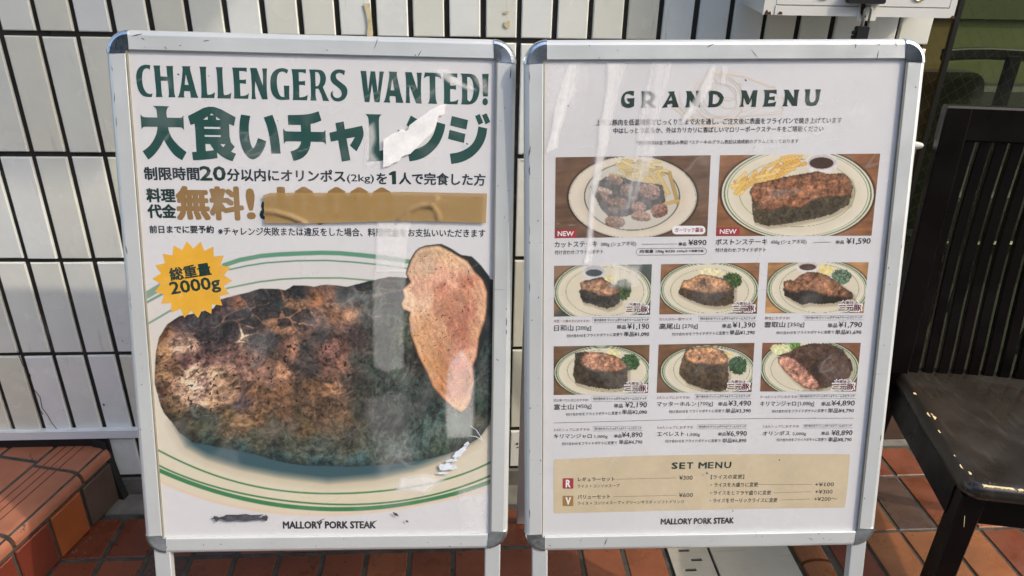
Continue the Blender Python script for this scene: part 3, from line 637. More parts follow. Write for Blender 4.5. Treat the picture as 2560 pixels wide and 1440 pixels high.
# fibre direction bends across the roast: stretched ridged noise in three directions, blended
def fib(a_, sd, sc_=15):
    ca, sa = math.cos(a_), math.sin(a_); X0, Y0 = ax_-800+wx*.9, ay_-900+wy*.9; fa = ca*X0+sa*Y0; fb = -sa*X0+ca*Y0
    r_ = 1-np.abs(2*fbm(fa*.55+500, fb*1.0+500, sc_, sd, 5, .62)-1); return np.clip((r_-.62)/.38, 0, 1)
wl = np.clip((ax_+wx-640)/120, 0, 1); wr = np.clip((ax_+wx-840)/110, 0, 1)
rid = fib(-.45, 21)*(1-wl)+fib(.5, 22)*wl*(1-wr)+fib(1.9, 23)*wr
fin = fbm(ax_+wx*.2, ay_+wy*.2, 6, 31, 5, .7)-.5
wr1 = np.abs(2*fbm(ax_+wx*.8, ay_+wy*.8, 16, 41, 5, .6)-1); wrk = np.clip(1-wr1/.16, 0, 1)      # crisp dark wrinkles
gl = np.clip((fbm(ax_+wx*.5+.9, ay_+wy*.5-2.2, 8, 44, 4, .65)-.60)/.12, 0, 1)                     # greasy glints
big = fbm(ax_+wx, ay_+wy, 46, 51, 3)-.5
rd2 = fib(-.2, 27, 30)*(1-wr)+fib(1.7, 28, 30)*wr; lum = 1+.60*fin+.50*(rid-.33)+.42*(rd2-.33)+.34*big-.42*wrk
MC = MC*np.clip(lum, .30, 1.7)[..., None]+(gl*.5*np.clip((1150-ay_)/200, .3, 1))[..., None]*np.array([52., 44, 38])
# charred crust plates on the shoulder with pale crevices of fat between them
tz = np.clip((868-ay_-.20*(ax_-560))/46+.5, 0, 1)*np.clip((ax_-440)/60, 0, 1)*np.clip((1030-ax_)/50, 0, 1)
rsw = np.random.RandomState(12); sx_ = rsw.uniform(430, 1040, 62); sy_ = rsw.uniform(700, 900, 62); F1 = np.full(ax_.shape, 1e9); F2 = F1.copy(); idn = np.zeros(ax_.shape, int)
XX, YY = ax_+wx*.9, ay_+wy*.9
for q_ in range(62):
    dx_, dy_ = (XX-sx_[q_])*.74, (YY-sy_[q_])*1.25; a0_ = -.35; d_ = np.hypot(dx_*math.cos(a0_)-dy_*math.sin(a0_), dx_*math.sin(a0_)+dy_*math.cos(a0_))
    c1 = d_ < F1; F2 = np.where(c1, F1, np.minimum(F2, d_)); idn = np.where(c1, q_, idn); F1 = np.where(c1, d_, F1)
gap_ = F2-F1; cell = rsw.rand(62)[idn]; char_ = tz*(cell < .64)*np.clip((gap_-2.2)/2.5, 0, 1)
cc_ = np.array([44., 46, 52])*np.clip(1+1.5*fin-.5*wrk+.5*(rid-.3), .3, 2.1)[..., None]
MC = over(MC, char_*.80, [0, 0, 0])+(char_*.80)[..., None]*cc_
crev = tz*np.clip(1-gap_/3.2, 0, 1)*(fbm(ax_, ay_, 26, 91, 2) > .47); MC = MC*(1-.72*crev[..., None])+.72*crev[..., None]*np.array([150., 112, 84])*np.clip(1+.9*fin, .5, 1.4)[..., None]
pep = (fbm(ax_, ay_, 8, 61, 2) > .775) & (ay_ > 850) & (ay_ < 1040); MC = np.where(pep[..., None], MC*.32, MC)
g_ = MC.mean(-1, keepdims=True); MC = np.clip((MC*.84+g_*.16)*np.array([1.03, .965, .91])*.97, 4, 215)
edge = sdf(ax_+wx*.25, ay_+wy*.25, meat); MC = MC*np.clip(.72-edge/70, .72, 1.0)[..., None]
C = over(C, cov(edge, 2.), [0, 0, 0])+cov(edge, 2.)[..., None]*MC
# dark back rim and the pale cut slice
rim = z3([(1980, 48), (2050, 34), (2110, 24), (2180, 58), (2260, 108), (2330, 118), (2395, 185), (2455, 262), (2488, 360), (2495, 520), (2480, 640), (2430, 700), (2370, 850), (2250, 600), (2100, 200)])
C = over(C, cov(sdf(ax_+wx*.15, ay_+wy*.15, rim), 2.), (26, 34, 36))
sl_p = z3([(1960, 60), (2000, 45), (2100, 37), (2180, 80), (2250, 122), (2300, 150), (2355, 230), (2412, 290), (2442, 370), (2436, 480), (2426, 560), (2380, 700), (2365, 830), (2338, 900), (2350, 1010), (2330, 1130), (2300, 1200), (2260, 1227), (2210, 1203), (2130, 1130), (2060, 1050), (2010, 940), (1950, 820), (1900, 680), (1882, 560), (1892, 512), (1842, 492), (1830, 452), (1852, 402), (1840, 352), (1898, 300), (1870, 240), (1898, 150), (1936, 80)])
KS = [(2000,100,190,160,130),(2120,70,200,168,132),(2200,150,215,178,142),(2300,200,212,172,142),(2000,200,205,172,142),(1950,330,212,168,142),(2100,260,218,170,144),(2130,350,190,132,108),(2200,300,212,160,135),(2300,300,188,128,102),(2380,350,205,157,125),(1880,440,228,194,164),(2000,450,218,184,154),(2100,480,185,132,104),(2250,450,188,136,108),(2330,500,180,118,94),(2400,500,208,164,128),(2000,600,205,160,120),(2100,620,205,160,125),(2200,600,175,120,96),(2280,650,165,108,84),(2350,650,200,155,120),(2000,750,200,155,115),(2150,750,188,138,103),(2250,750,188,128,102),(2300,820,220,170,140),(2050,900,195,145,100),(2150,950,185,135,95),(2250,900,220,156,132),(2300,1000,200,150,115),(2100,1050,190,135,90),(2200,1060,220,162,132),(2230,1180,228,184,138)]
KS = [(360+a/2.8444, 600+c/2.8444, r, g, b_) for a, c, r, g, b_ in KS]
SC = keys(ax_+wx*.3, ay_+wy*.3, KS, 4.2); X0, Y0 = ax_-1120, ay_-800; es = sdf(ax_+wx*.14, ay_+wy*.14, sl_p)
f3 = fbm((X0-.45*Y0)*1.0+wx*.6+300, (Y0+.45*X0)*.32+wy*.6+300, 6, 71, 5, .65)-.5; f4 = fbm(ax_+wx*.4, ay_+wy*.4, 5, 75, 4, .7)-.5
ve = np.abs(2*fbm(ax_+wx*1.2, ay_*.7+wy, 30, 72, 4)-1); vein = np.clip(1-ve/.07, 0, 1); ve2 = np.abs(2*fbm(ax_*1.1+wx, ay_*.6+wy*1.2, 18, 77, 4)-1); dv = np.clip(1-ve2/.08, 0, 1)
inn = np.clip((-es-5)/10, 0, 1)
SC = SC*(1+.42*f3+.26*f4)[..., None]+(vein*inn)[..., None]*np.array([26., 22, 16])-(dv*inn)[..., None]*np.array([12., 17, 15])
fat = np.clip(1-np.abs(es+7+6*big)/5, 0, 1); SC = SC+(fat*.8)[..., None]*np.array([22., 20, 14])
spk = fbm(ax_, ay_, 5, 79, 2) > .80; SC = np.where((spk & (es < -6))[..., None], SC*.5, SC); SC = np.clip(SC*np.array([1.0, .995, 1.0]), 10, 240)
C = over(C, cov(es-2.6, 1.8), (70, 48, 36)); C = over(C, cov(es, 1.8), [0, 0, 0])+cov(es, 1.8)[..., None]*(SC*np.clip(.72-es/16, .72, 1)[..., None])
artmesh("roast_photo", 0, gu, gv, C, .00015, po1, M_art)

# ------------------------------------------------------------------ poster 2: dish photographs
def dish(quad, og_, s, S, seed, step=.0011):
    cz = lambda p: [(og_[0]+a/s, og_[1]+c/s) for a, c in p]
    q = np.array(cz(quad)); u, v = uv(1, q[:, 0], q[:, 1]); wd = u[1]-u[0]; ht = v[0]-v[3]; nx = int(wd/step); ny = int(ht/step)
    a, c = np.meshgrid(np.linspace(0, 1, nx), np.linspace(0, 1, ny)); Uq = ((1-a)*u[0]+a*u[1])*(1-c)+((1-a)*u[3]+a*u[2])*c; Vq = ((1-a)*v[0]+a*v[1])*(1-c)+((1-a)*v[3]+a*v[2])*c
    pxx, pyy = px(1, Uq, Vq); x = (pxx-og_[0])*s; y = (pyy-og_[1])*s; k = s/2.9; sp = 2.2*k
    n1 = fbm(x, y, 90*k, seed, 4)-.5; n2 = fbm(x, y, 22*k, seed+5, 4)-.5; n3 = fbm(x, y, 9*k, seed+9, 3)-.5
    C = np.ones(x.shape+(3,))*np.array(S['wood'], float)*(1+.35*(fbm(x*.2, y*1.3+x*.1, 30*k, seed+2, 4)-.5)+.3*n1)[..., None]
    if 'dark' in S:
        d = S['dark']; C = over(C, np.clip((y-d[1])/60/k+(x-d[0])/90/k, 0, 1)*.9, d[2])
    cx, cy, rx, ry = S['plate']; rr = np.hypot((x-cx)/rx, (y-cy)/ry); pl = S.get('pc', (212, 204, 182))
    C = over(C, cov((rr-1.03)*rx, 14*k), np.array(S['wood'])*.45)
    C = over(C, cov((rr-1)*rx, sp*1.5), pl)
    C = C*(1+.05*n1)[..., None]
    C = over(C, np.clip((rr-.80)*4, 0, .35)*(rr < 1), (226, 220, 204))
    ring = S.get('ring', (86, 120, 82))
    for (r, wd_) in S['rings']: C = over(C, cov(np.abs(rr-r)*rx-wd_*k, sp), ring)
    icx, icy, irx, iry, iw = S['inner']; ri = np.hypot((x-icx)/irx, (y-icy)/iry); C = over(C, cov(np.abs(ri-1)*irx-iw*k, sp), ring)
    if S.get('well'): C = over(C, cov((ri-.97)*irx, sp), S['well'])
    wx_, wy_ = n2*16*k, n3*14*k
    if 'top' in S:
        for key in ('top', 'side'):
            e = sdf(x-12*k, y-14*k, S[key]); C = over(C, np.clip(.4-e/(40*k), 0, .4), (120, 104, 78))
    for (kind, bx, by, brx, bry, col) in S.get('blobs', []):
        d = (np.hypot((x+wx_*2-bx)/brx, (y+wy_*2-by)/bry)-1)*min(brx, bry); nn = fbm(x, y, (10 if kind == 'g' else 18)*k, seed+14, 3)-.5
        cc = np.array(col, float)*(1+(1.9 if kind == 'g' else .35)*nn)[..., None]
        if kind == 'cup': d = (np.hypot((x-bx)/brx, (y-by)/bry)-1)*min(brx, bry); cc = np.array(col, float)*(1+.15*nn)[..., None]
        m_ = cov(d, sp*1.4); C = C*(1-m_[..., None])+m_[..., None]*np.clip(cc, 8, 250)
    for (x0, y0, x1, y1, wd_, col) in S.get('sticks', []):
        ex, ey = x1-x0, y1-y0; t = np.clip(((x-x0)*ex+(y-y0)*ey)/(ex*ex+ey*ey), 0, 1); d = np.hypot(x-x0-ex*t, y-y0-ey*t)
        C = over(C, cov(d-wd_*k-2*k, sp), np.array(col)*.72); C = over(C, cov(d-wd_*k, sp), np.array(col))
    for key, ck in (('side', 'sc'), ('top', 'tc')):
        if key in S:
            e = sdf(x+wx_, y+wy_, S[key]); m_ = cov(e, sp); base = np.array(S[ck], float)
            base = base*.68+.32*np.array([120., 98, 80] if key == 'top' else [72., 52, 40]); gl_ = np.clip((fbm(x*.7+y*.3, y*1.1, 16*k, seed+31, 4)-.57)/.1, 0, 1); tex = 1+(.8*n3+1.1*n2+.7*n1 if key == 'side' else .55*n3+1.0*n2+.8*n1+.28*gl_)
            if S.get('fib') and key == 'top': tex = tex+.5*(fbm(x*1.4+y*.5, y*.5, 14*k, seed+20, 3)-.5)
            cc = base*np.clip(tex, .3, 1.7)[..., None]
            if key == 'top': cc = cc*np.clip(.62-e/(16*k)*.4, .62, 1)[..., None]
            C = C*(1-m_[..., None])+m_[..., None]*np.clip(cc, 5, 250)
    for (bx, by, brx, bry, col, rot) in S.get('chunks', []):
        cr_, sr_ = math.cos(rot), math.sin(rot); xx, yy = x+wx_-bx, y+wy_-by; a1, a2 = (xx*cr_+yy*sr_)/brx, (-xx*sr_+yy*cr_)/bry
        d = ((np.abs(a1)**2.6+np.abs(a2)**2.6)**(1/2.6)-1)*min(brx, bry); m_ = cov(d, sp*1.2); cc = np.array(col, float)*(1+.9*n3+.7*n2-.25*(a2 > .25))[..., None]
        C = C*(1-m_[..., None])+m_[..., None]*np.clip(cc, 5, 250)
    artmesh("dish_photo", 1, Uq, Vq, C, .0002, po2, M_art2)
rg = [(.965, 6), (.925, 2.2)]
rf = random.Random(3)
fr1 = [(rf.uniform(480, 800), rf.uniform(640, 770), 0, 0) for _ in range(34)]
fr1 = [(a, c, a+rf.uniform(60, 130), c+rf.uniform(-30, 60), rf.uniform(8, 12), rf.choice([(206, 184, 120), (188, 166, 104), (214, 196, 140)])) for a, c, _, _ in fr1]
fr1 += [(830, 740, 905, 880, 13, (205, 180, 112)), (912, 735, 972, 950, 12, (178, 150, 90)), (862, 965, 975, 935, 10, (196, 166, 100)), (780, 735, 880, 900, 12, (200, 178, 118))]
dish([(85, 620), (1213, 605), (1187, 1193), (78, 1208)], (1360, 180), 2.909, dict(wood=(104, 80, 62), plate=(645, 910, 465, 300), pc=(206, 194, 176), ring=(66, 92, 84), rings=[(.985, 1)], inner=(640, 905, 345, 245, 5), well=(196, 190, 178), sticks=fr1,
     side=[(340, 830), (450, 760), (560, 760), (640, 790), (860, 820), (885, 940), (800, 990), (600, 1050), (480, 1060), (410, 990), (370, 910)], sc=(58, 66, 68),
     chunks=[(a, c, rx_, ry_, col, rt) for (a, c, rx_, ry_, rt), col in zip([(515, 785, 58, 34, .2), (425, 862, 75, 24, .25), (600, 855, 42, 48, .5), (455, 925, 60, 26, .8), (545, 960, 62, 50, .2), (690, 985, 52, 40, .1), (705, 1050, 72, 34, .1), (515, 1090, 72, 42, .1), (765, 870, 78, 58, .2), (840, 1010, 62, 48, -.3), (650, 925, 30, 26, 0), (500, 1010, 40, 20, .3)], [(142, 116, 98), (160, 140, 128), (134, 112, 100), (128, 100, 84), (128, 106, 92), (158, 128, 112), (166, 132, 110), (136, 104, 84), (150, 122, 110), (140, 100, 84), (120, 100, 92), (110, 96, 88)])]), 101, .0010)
fr2 = []
for _ in range(40):
    t = rf.random(); a = 1880-430*t+rf.uniform(-50, 50); c = 640+150*t+rf.uniform(-50, 50); rt = rf.uniform(2.0, 3.0)
    fr2.append((a, c, a+95*math.cos(rt), c+95*math.sin(rt)*.8, rf.uniform(9, 12), rf.choice([(224, 184, 104), (214, 168, 84), (232, 198, 124)])))
fr2 += [(1460, 800, 1395, 880, 13, (222, 186, 100)), (1540, 790, 1450, 850, 12, (214, 172, 90)), (1640, 780, 1560, 810, 12, (226, 190, 110))]
dish([(1280, 605), (2445, 593), (2382, 1190), (1250, 1193)], (1360, 180), 2.909, dict(wood=(134, 90, 56), plate=(1845, 885, 552, 335), rings=rg, inner=(1840, 880, 420, 245, 2), sticks=fr2,
     blobs=[('cup', 2020, 665, 118, 78, (214, 210, 208)), ('cup', 2020, 655, 104, 56, (196, 190, 188)), ('cup', 2018, 662, 88, 42, (62, 40, 32))], tc=(126, 78, 50), sc=(66, 64, 44), fib=1,
     top=[(1490, 870), (1530, 810), (1640, 790), (1760, 760), (1880, 740), (1990, 720), (2060, 740), (2180, 735), (2230, 780), (2250, 850), (2230, 900), (2150, 910), (2050, 910), (1950, 940), (1880, 990), (1780, 980), (1650, 1010), (1550, 1000), (1520, 930)],
     side=[(1510, 900), (1660, 980), (1880, 960), (2060, 900), (2235, 880), (2220, 960), (2100, 1030), (2000, 1060), (1850, 1090), (1720, 1110), (1620, 1120), (1530, 1090), (1515, 1020)]), 112, .0010)
GR, MS = (62, 84, 44), (218, 208, 156)
dish([(72, 115), (1232, 97), (1210, 695), (70, 718)], (1370, 640), 4.741, dict(wood=(132, 104, 78), plate=(650, 430, 580, 372), rings=rg, inner=(675, 420, 462, 290, 1.6), dark=(80, 640, (56, 72, 70)),
     blobs=[('m', 750, 268, 82, 50, MS), ('g', 890, 400, 100, 125, GR), ('cup', 545, 190, 132, 92, (206, 204, 206)), ('cup', 545, 175, 115, 62, (182, 180, 184)), ('cup', 545, 200, 98, 42, (62, 74, 76))], tc=(160, 122, 96), sc=(50, 56, 52), fib=1,
     top=[(375, 320), (420, 295), (560, 262), (640, 250), (690, 290), (760, 330), (850, 400), (860, 430), (760, 470), (680, 480), (600, 470), (560, 420), (480, 430), (400, 400)],
     side=[(370, 420), (400, 380), (600, 450), (780, 450), (858, 420), (850, 550), (780, 600), (700, 625), (600, 600), (520, 570), (420, 550), (380, 480)]), 123)
dish([(1342, 97), (2510, 78), (2475, 683), (1318, 692)], (1370, 640), 4.741, dict(wood=(136, 98, 68), plate=(1910, 400, 585, 332), rings=rg, inner=(1915, 415, 460, 262, 1.6), dark=(2440, 640, (40, 40, 44)),
     blobs=[('m', 1920, 200, 150, 55, (228, 218, 176)), ('g', 2180, 290, 118, 96, GR)], tc=(184, 136, 96), sc=(76, 66, 50), fib=1,
     top=[(1560, 380), (1600, 290), (1700, 270), (1800, 215), (1900, 225), (2050, 255), (2130, 300), (2200, 390), (2150, 420), (2000, 440), (1850, 445), (1700, 410), (1620, 390)],
     side=[(1540, 440), (1560, 370), (1700, 390), (1900, 420), (2205, 385), (2205, 560), (2100, 590), (1980, 600), (1850, 580), (1700, 530), (1560, 460)]), 134)
dish([(1305, 76), (2475, 72), (2415, 663), (1270, 665)], (1640, 640), 4.6545, dict(wood=(168, 128, 84), plate=(1885, 385, 590, 345), rings=rg, inner=(1900, 380, 460, 280, 1.6), dark=(2400, 640, (40, 40, 40)),
     blobs=[('m', 1980, 165, 92, 55, (224, 208, 140)), ('g', 2160, 240, 110, 88, (84, 104, 84)), ('cup', 1765, 125, 132, 80, (216, 212, 208)), ('cup', 1765, 112, 118, 56, (196, 190, 186)), ('cup', 1765, 128, 98, 38, (78, 56, 46))], tc=(136, 90, 62), sc=(36, 34, 28), fib=1,
     top=[(1480, 300), (1560, 275), (1600, 290), (1680, 220), (1780, 185), (1900, 190), (2000, 230), (2120, 310), (2240, 400), (2290, 440), (2290, 490), (2150, 480), (2000, 470), (1850, 420), (1700, 400), (1650, 430), (1560, 430), (1490, 370)],
     side=[(1480, 370), (1600, 400), (1850, 400), (2150, 450), (2290, 490), (2200, 520), (2050, 550), (1900, 560), (1780, 550), (1700, 570), (1600, 520), (1500, 460)]), 145)
dish([(68, 122), (1205, 103), (1185, 675), (67, 700)], (1370, 840), 4.741, dict(wood=(112, 86, 60), plate=(650, 430, 572, 312), rings=rg, inner=(700, 410, 470, 250, 1.6),
     blobs=[('m', 770, 205, 82, 45, (222, 214, 160)), ('g', 970, 310, 118, 96, (50, 78, 42))], tc=(188, 130, 96), sc=(64, 60, 46), fib=1,
     top=[(370, 290), (430, 210), (520, 190), (650, 195), (780, 230), (880, 280), (940, 360), (880, 400), (780, 425), (650, 430), (500, 400), (400, 350)],
     side=[(325, 200), (440, 180), (520, 200), (500, 360), (650, 400), (945, 350), (940, 600), (850, 625), (700, 630), (500, 600), (330, 560), (295, 460), (310, 350)]), 156)
dish([(1312, 100), (2447, 80), (2412, 662), (1288, 672)], (1370, 840), 4.741, dict(wood=(116, 84, 58), plate=(1900, 420, 562, 308), rings=rg, inner=(1940, 400, 450, 262, 1.6),
     blobs=[('m', 2140, 225, 62, 34, (222, 200, 140)), ('g', 2250, 350, 108, 110, (48, 78, 46))], tc=(198, 142, 98), sc=(80, 70, 52), fib=1,
     top=[(1610, 220), (1680, 150), (1800, 130), (1950, 130), (2080, 180), (2135, 260), (2130, 310), (2050, 340), (1950, 340), (1750, 330), (1650, 290)],
     side=[(1590, 270), (1650, 110), (1720, 110), (1700, 280), (1950, 320), (2135, 290), (2140, 500), (2110, 640), (2000, 660), (1850, 630), (1650, 560), (1555, 450), (1560, 380)]), 167)
dish([(1310, 80), (2475, 80), (2418, 657), (1282, 657)], (1630, 840), 4.741, dict(wood=(128, 88, 62), plate=(1870, 385, 582, 345), rings=rg, inner=(1850, 390, 440, 262, 1.6),
     blobs=[('m', 1520, 165, 110, 72, (216, 218, 168)), ('g', 1700, 115, 72, 44, (92, 132, 58))], tc=(208, 148, 128), sc=(76, 56, 44), fib=1,
     top=[(1490, 250), (1560, 230), (1680, 260), (1780, 340), (1880, 450), (1960, 540), (1990, 610), (1900, 640), (1800, 610), (1680, 520), (1560, 400), (1500, 320)],
     side=[(1480, 230), (1620, 190), (1700, 140), (1850, 90), (2100, 85), (2250, 150), (2350, 280), (2380, 400), (2330, 500), (2200, 560), (2050, 620), (1950, 630), (1850, 480), (1700, 350), (1600, 250)]), 178)

# ------------------------------------------------------------------ poster 1: lettering
gA, gB, gC, gD, gE, gF = (330, 150), (620, 150), (920, 160), (340, 250), (640, 260), (920, 260)
head = Ink(0, .0003)
for og_, polys in [
 (gA, [[(370,105),(300,92),(220,100),(150,140),(105,210),(85,300),(90,420),(110,540),(150,640),(210,710),(290,740),(400,738),(412,668),(370,682),(320,672),(270,630),(230,550),(207,440),(205,330),(215,240),(240,190),(285,165),(325,170),(358,198)]]),
 (gA, [[(430,108),(568,110),(560,140),(562,200),(575,328),(708,332),(702,220),(695,150),(683,118),(828,120),(820,150),(820,200),(835,450),(848,650),(870,745),(730,745),(742,700),(738,600),(718,415),(580,415),(592,600),(600,690),(615,740),(478,740),(488,700),(485,600),(465,400),(450,200)]]),
 (gA, [[(992,122),(1182,126),(1160,145),(1165,190),(1215,380),(1265,570),(1300,690),(1332,756),(1165,750),(1180,735),(1162,625),(1048,620),(1040,690),(1045,735),(1060,750),(915,746),(945,700),(975,560),(1000,380),(1015,220),(1015,150)],[(1078,285),(1055,495),(1135,500)]]),
 (gA, [[(1345,132),(1495,135),(1482,160),(1482,300),(1495,500),(1505,670),(1520,695),(1570,692),(1620,672),(1662,640),(1648,762),(1380,758),(1392,720),(1388,500),(1370,250),(1362,170)]]),
 (gA, [[(1675,142),(1820,145),(1810,170),(1812,330),(1825,510),(1835,680),(1850,702),(1900,698),(1950,680),(1990,650),(1975,770),(1710,765),(1720,725),(1715,500),(1700,260),(1690,180)]]),
 (gA, [[(2000,150),(2298,155),(2295,248),(2270,228),(2220,220),(2145,220),(2155,395),(2240,398),(2280,385),(2282,480),(2240,468),(2160,465),(2172,720),(2240,718),(2300,700),(2340,660),(2325,775),(2035,770),(2048,730),(2045,550),(2030,330),(2015,190)]]),
 (gB, [[(40,160),(175,160),(300,515),(302,400),(300,260),(285,168),(385,170),(378,220),(375,450),(382,680),(398,788),(285,785),(145,420),(140,600),(148,720),(165,782),(75,780),(82,700),(75,450),(62,250)]]),
 (gB, [[(805,195),(740,168),(670,160),(590,175),(510,230),(460,320),(447,440),(455,580),(490,690),(550,760),(620,795),(700,800),(835,790),(825,700),(830,515),(715,512),(725,560),(732,740),(680,738),(640,710),(600,620),(580,500),(578,400),(590,310),(620,255),(670,230),(730,235),(782,278)]]),
 (gB, [[(868,182),(1162,185),(1158,275),(1130,255),(1080,245),(1015,245),(1020,425),(1100,425),(1142,412),(1145,512),(1100,498),(1025,497),(1030,745),(1080,745),(1140,730),(1198,700),(1185,805),(890,800),(905,760),(905,500),(890,260)]]),
 (gB, [[(1225,188),(1430,192),(1500,220),(1550,290),(1565,380),(1545,480),(1500,540),(1540,640),(1590,750),(1628,820),(1490,815),(1500,800),(1470,690),(1415,575),(1355,575),(1352,720),(1375,812),(1250,808),(1262,760),(1260,500),(1245,260)],[(1345,240),(1400,245),(1440,300),(1450,380),(1435,470),(1400,520),(1355,525)]]),
 (gB, [[(1945,215),(1890,195),(1800,185),(1720,210),(1665,270),(1648,340),(1660,410),(1700,470),(1770,520),(1850,590),(1880,660),(1870,720),(1830,755),(1775,762),(1725,740),(1695,690),(1695,640),(1700,618),(1668,640),(1652,690),(1665,750),(1710,805),(1780,830),(1860,825),(1940,780),(1985,700),(1995,620),(1975,550),(1920,490),(1850,440),(1780,385),(1755,330),(1765,285),(1810,255),(1870,260),(1925,308)]]),
 (gC, [[(-148,135),(-32,140),(-28,220),(5,555),(55,145),(145,150),(195,580),(225,300),(232,150),(322,152),(305,220),(232,765),(135,762),(82,385),(30,760),(-62,758),(-100,500),(-130,230)]]),
 (gC, [[(415,150),(590,158),(575,185),(582,250),(620,420),(665,630),(712,778),(555,772),(562,740),(550,645),(440,640),(432,700),(445,772),(310,768),(345,710),(385,520),(420,310),(432,200)],[(487,295),(455,525),(530,528)]]),
 (gC, [[(742,162),(875,165),(990,515),(992,400),(985,230),(975,172),(1078,175),(1065,300),(1060,500),(1065,700),(1075,790),(965,785),(832,425),(830,600),(845,780),(755,778),(765,700),(765,400),(755,230)]]),
 (gC, [[(1140,168),(1430,180),(1450,220),(1462,298),(1430,262),(1380,250),(1348,250),(1350,500),(1355,700),(1385,798),(1200,790),(1232,740),(1240,500),(1232,245),(1190,245),(1150,262),(1115,292),(1130,220)]]),
 (gC, [[(1500,185),(1790,190),(1785,280),(1755,262),(1710,255),(1640,255),(1645,430),(1720,432),(1762,420),(1762,515),(1720,502),(1645,500),(1645,750),(1700,750),(1760,738),(1808,705),(1792,808),(1515,800),(1525,740),(1522,400),(1515,240)]]),
 (gC, [[(1855,190),(2060,195),(2150,230),(2210,320),(2235,440),(2230,560),(2200,680),(2150,760),(2060,812),(1860,808),(1880,760),(1885,500),(1885,250)],[(1985,258),(2040,262),(2085,320),(2110,420),(2115,520),(2100,640),(2070,720),(2030,752),(1990,720)]]),
 (gC, [[(2285,200),(2415,198),(2408,300),(2398,648),(2300,648),(2295,400)]]),
 (gC, [[(2345+55*math.cos(t), 755+72*math.sin(t)) for t in [k*math.pi/8 for k in range(16)]]]),
 (gD, [[(340,120),(480,118),(672,128),(630,160),(612,220),(612,300),(625,352),(900,358),(925,345),(950,305),(965,605),(930,560),(900,545),(645,545),(665,640),(720,760),(820,880),(920,970),(1015,1045),(925,1205),(800,1130),(700,1020),(620,900),(562,795),(500,920),(400,1060),(320,1140),(250,1192),(135,1022),(230,960),(320,860),(390,740),(425,620),(432,535),(165,532),(135,550),(115,590),(92,285),(125,325),(165,345),(430,350),(422,260),(415,200),(390,150)]]),
 (gD, [[(1395,132),(1620,138),(1994,345),(1962,520),(1865,480),(1880,825),(1978,935),(1905,1035),(2005,1075),(1932,1225),(1830,1190),(1720,1130),(1622,1050),(1635,1160),(1480,1185),(1300,1200),(1145,1205),(1122,1042),(1212,1035),(1195,700),(1175,475),(1092,500),(1040,320),(1200,240)],[(1515,265),(1475,302),(1560,308)],[(1435,325),(1345,392),(1440,392)],[(1602,330),(1608,395),(1698,398)],[(1362,535),(1690,538),(1688,580),(1370,575)],[(1375,698),(1698,702),(1698,740),(1378,735)],[(1390,878),(1485,880),(1565,1003),(1400,1022)],[(1685,880),(1795,882),(1748,945)]]),
 (gD, [[(2105,290),(2288,318),(2262,450),(2255,600),(2270,760),(2300,900),(2340,968),(2380,930),(2445,760),(2610,825),(2580,940),(2520,1060),(2460,1130),(2400,1170),(2340,1190),(2270,1170),(2190,1090),(2130,980),(2085,840),(2067,680),(2070,500),(2085,380)]]),
 (gE, [[(158,268),(330,215),(400,400),(445,580),(475,760),(495,992),(310,990),(295,820),(265,620),(220,430)]]),
 (gE, [[(640,220),(900,218),(1080,200),(1255,145),(1310,330),(1200,375),(1092,400),(1100,555),(1340,562),(1365,550),(1390,515),(1402,815),(1370,770),(1340,758),(1098,752),(1085,860),(1040,970),(960,1060),(860,1115),(755,1138),(692,948),(790,920),(860,870),(895,800),(905,748),(600,745),(585,760),(560,800),(545,490),(575,530),(610,548),(905,552),(898,418),(645,415)]]),
 (gE, [[(1590,380),(1755,350),(1780,505),(2128,435),(2162,610),(2120,740),(2060,860),(2012,945),(1880,830),(1930,750),(1980,660),(1812,690),(1890,1125),(1720,1152),(1645,725),(1498,752),(1468,575),(1615,540)]]),
 (gF, [[(-50,200),(280,210),(240,240),(220,290),(222,500),(235,935),(320,915),(400,880),(480,800),(540,700),(580,560),(605,512),(770,590),(740,680),(700,780),(620,900),(520,1000),(420,1080),(300,1130),(180,1148),(-30,1150),(20,1100),(25,800),(20,400),(10,280),(-15,235)]]),
 (gF, [[(858,230),(1150,400),(1060,610),(770,425)]]),
 (gF, [[(1385,360),(1550,410),(1530,530),(1480,680),(1400,830),(1280,960),(1150,1060),(1000,1120),(832,1148),(800,935),(920,915),(1050,870),(1180,790),(1270,680),(1330,560)]]),
 (gF, [[(1680,240),(2003,322),(1968,510),(1645,428)]]), (gF, [[(1632,515),(1950,600),(1920,778),(1602,695)]]), (gF, [[(2145,240),(2235,200),(2305,375),(2215,418)]]), (gF, [[(2282,222),(2372,185),(2447,355),(2355,410)]]),
 (gF, [[(2210,450),(2385,490),(2370,620),(2320,770),(2240,900),(2130,1020),(2000,1110),(1850,1170),(1670,1200),(1640,995),(1800,970),(1940,915),(2050,840),(2130,740),(2185,600)]])]:
    glyph(head, og_, 8., polys)
head.build("headline_lettering", I_green, po1)
def ct(ik, og_, s, items):
    for it in items:
        t, x0, x1, y0, y1, h = it[:6]; bd = it[6] if len(it) > 6 else .02
        text(ik, t, (og_[0]+x0/s, og_[1]+y0/s), (og_[0]+x1/s, og_[1]+y1/s), h/s, bd)
nv = Ink(0, .0003); gd = Ink(0, .0003); gn = Ink(0, .0003); bk = Ink(0, .0003)
q1 = ((320, 120), 2.7826)
ct(nv, *q1, [("制限時間", 118, 497, 917, 919, 88, .035), ("分以内にオリンポス", 693, 1510, 923, 934, 84, .03), ("(2kg)", 1525, 1712, 942, 944, 64, .01), ("を", 1732, 1800, 945, 946, 74, .035), ("人で完食した方", 1888, 2485, 948, 958, 82, .03),
    ("前日までに要予約", 153, 598, 1287, 1288, 52, .035), ("※チャレンジ失敗または違反をした場合、料理代金をお支払いいただきます", 630, 2485, 1303, 1318, 58, .021)])
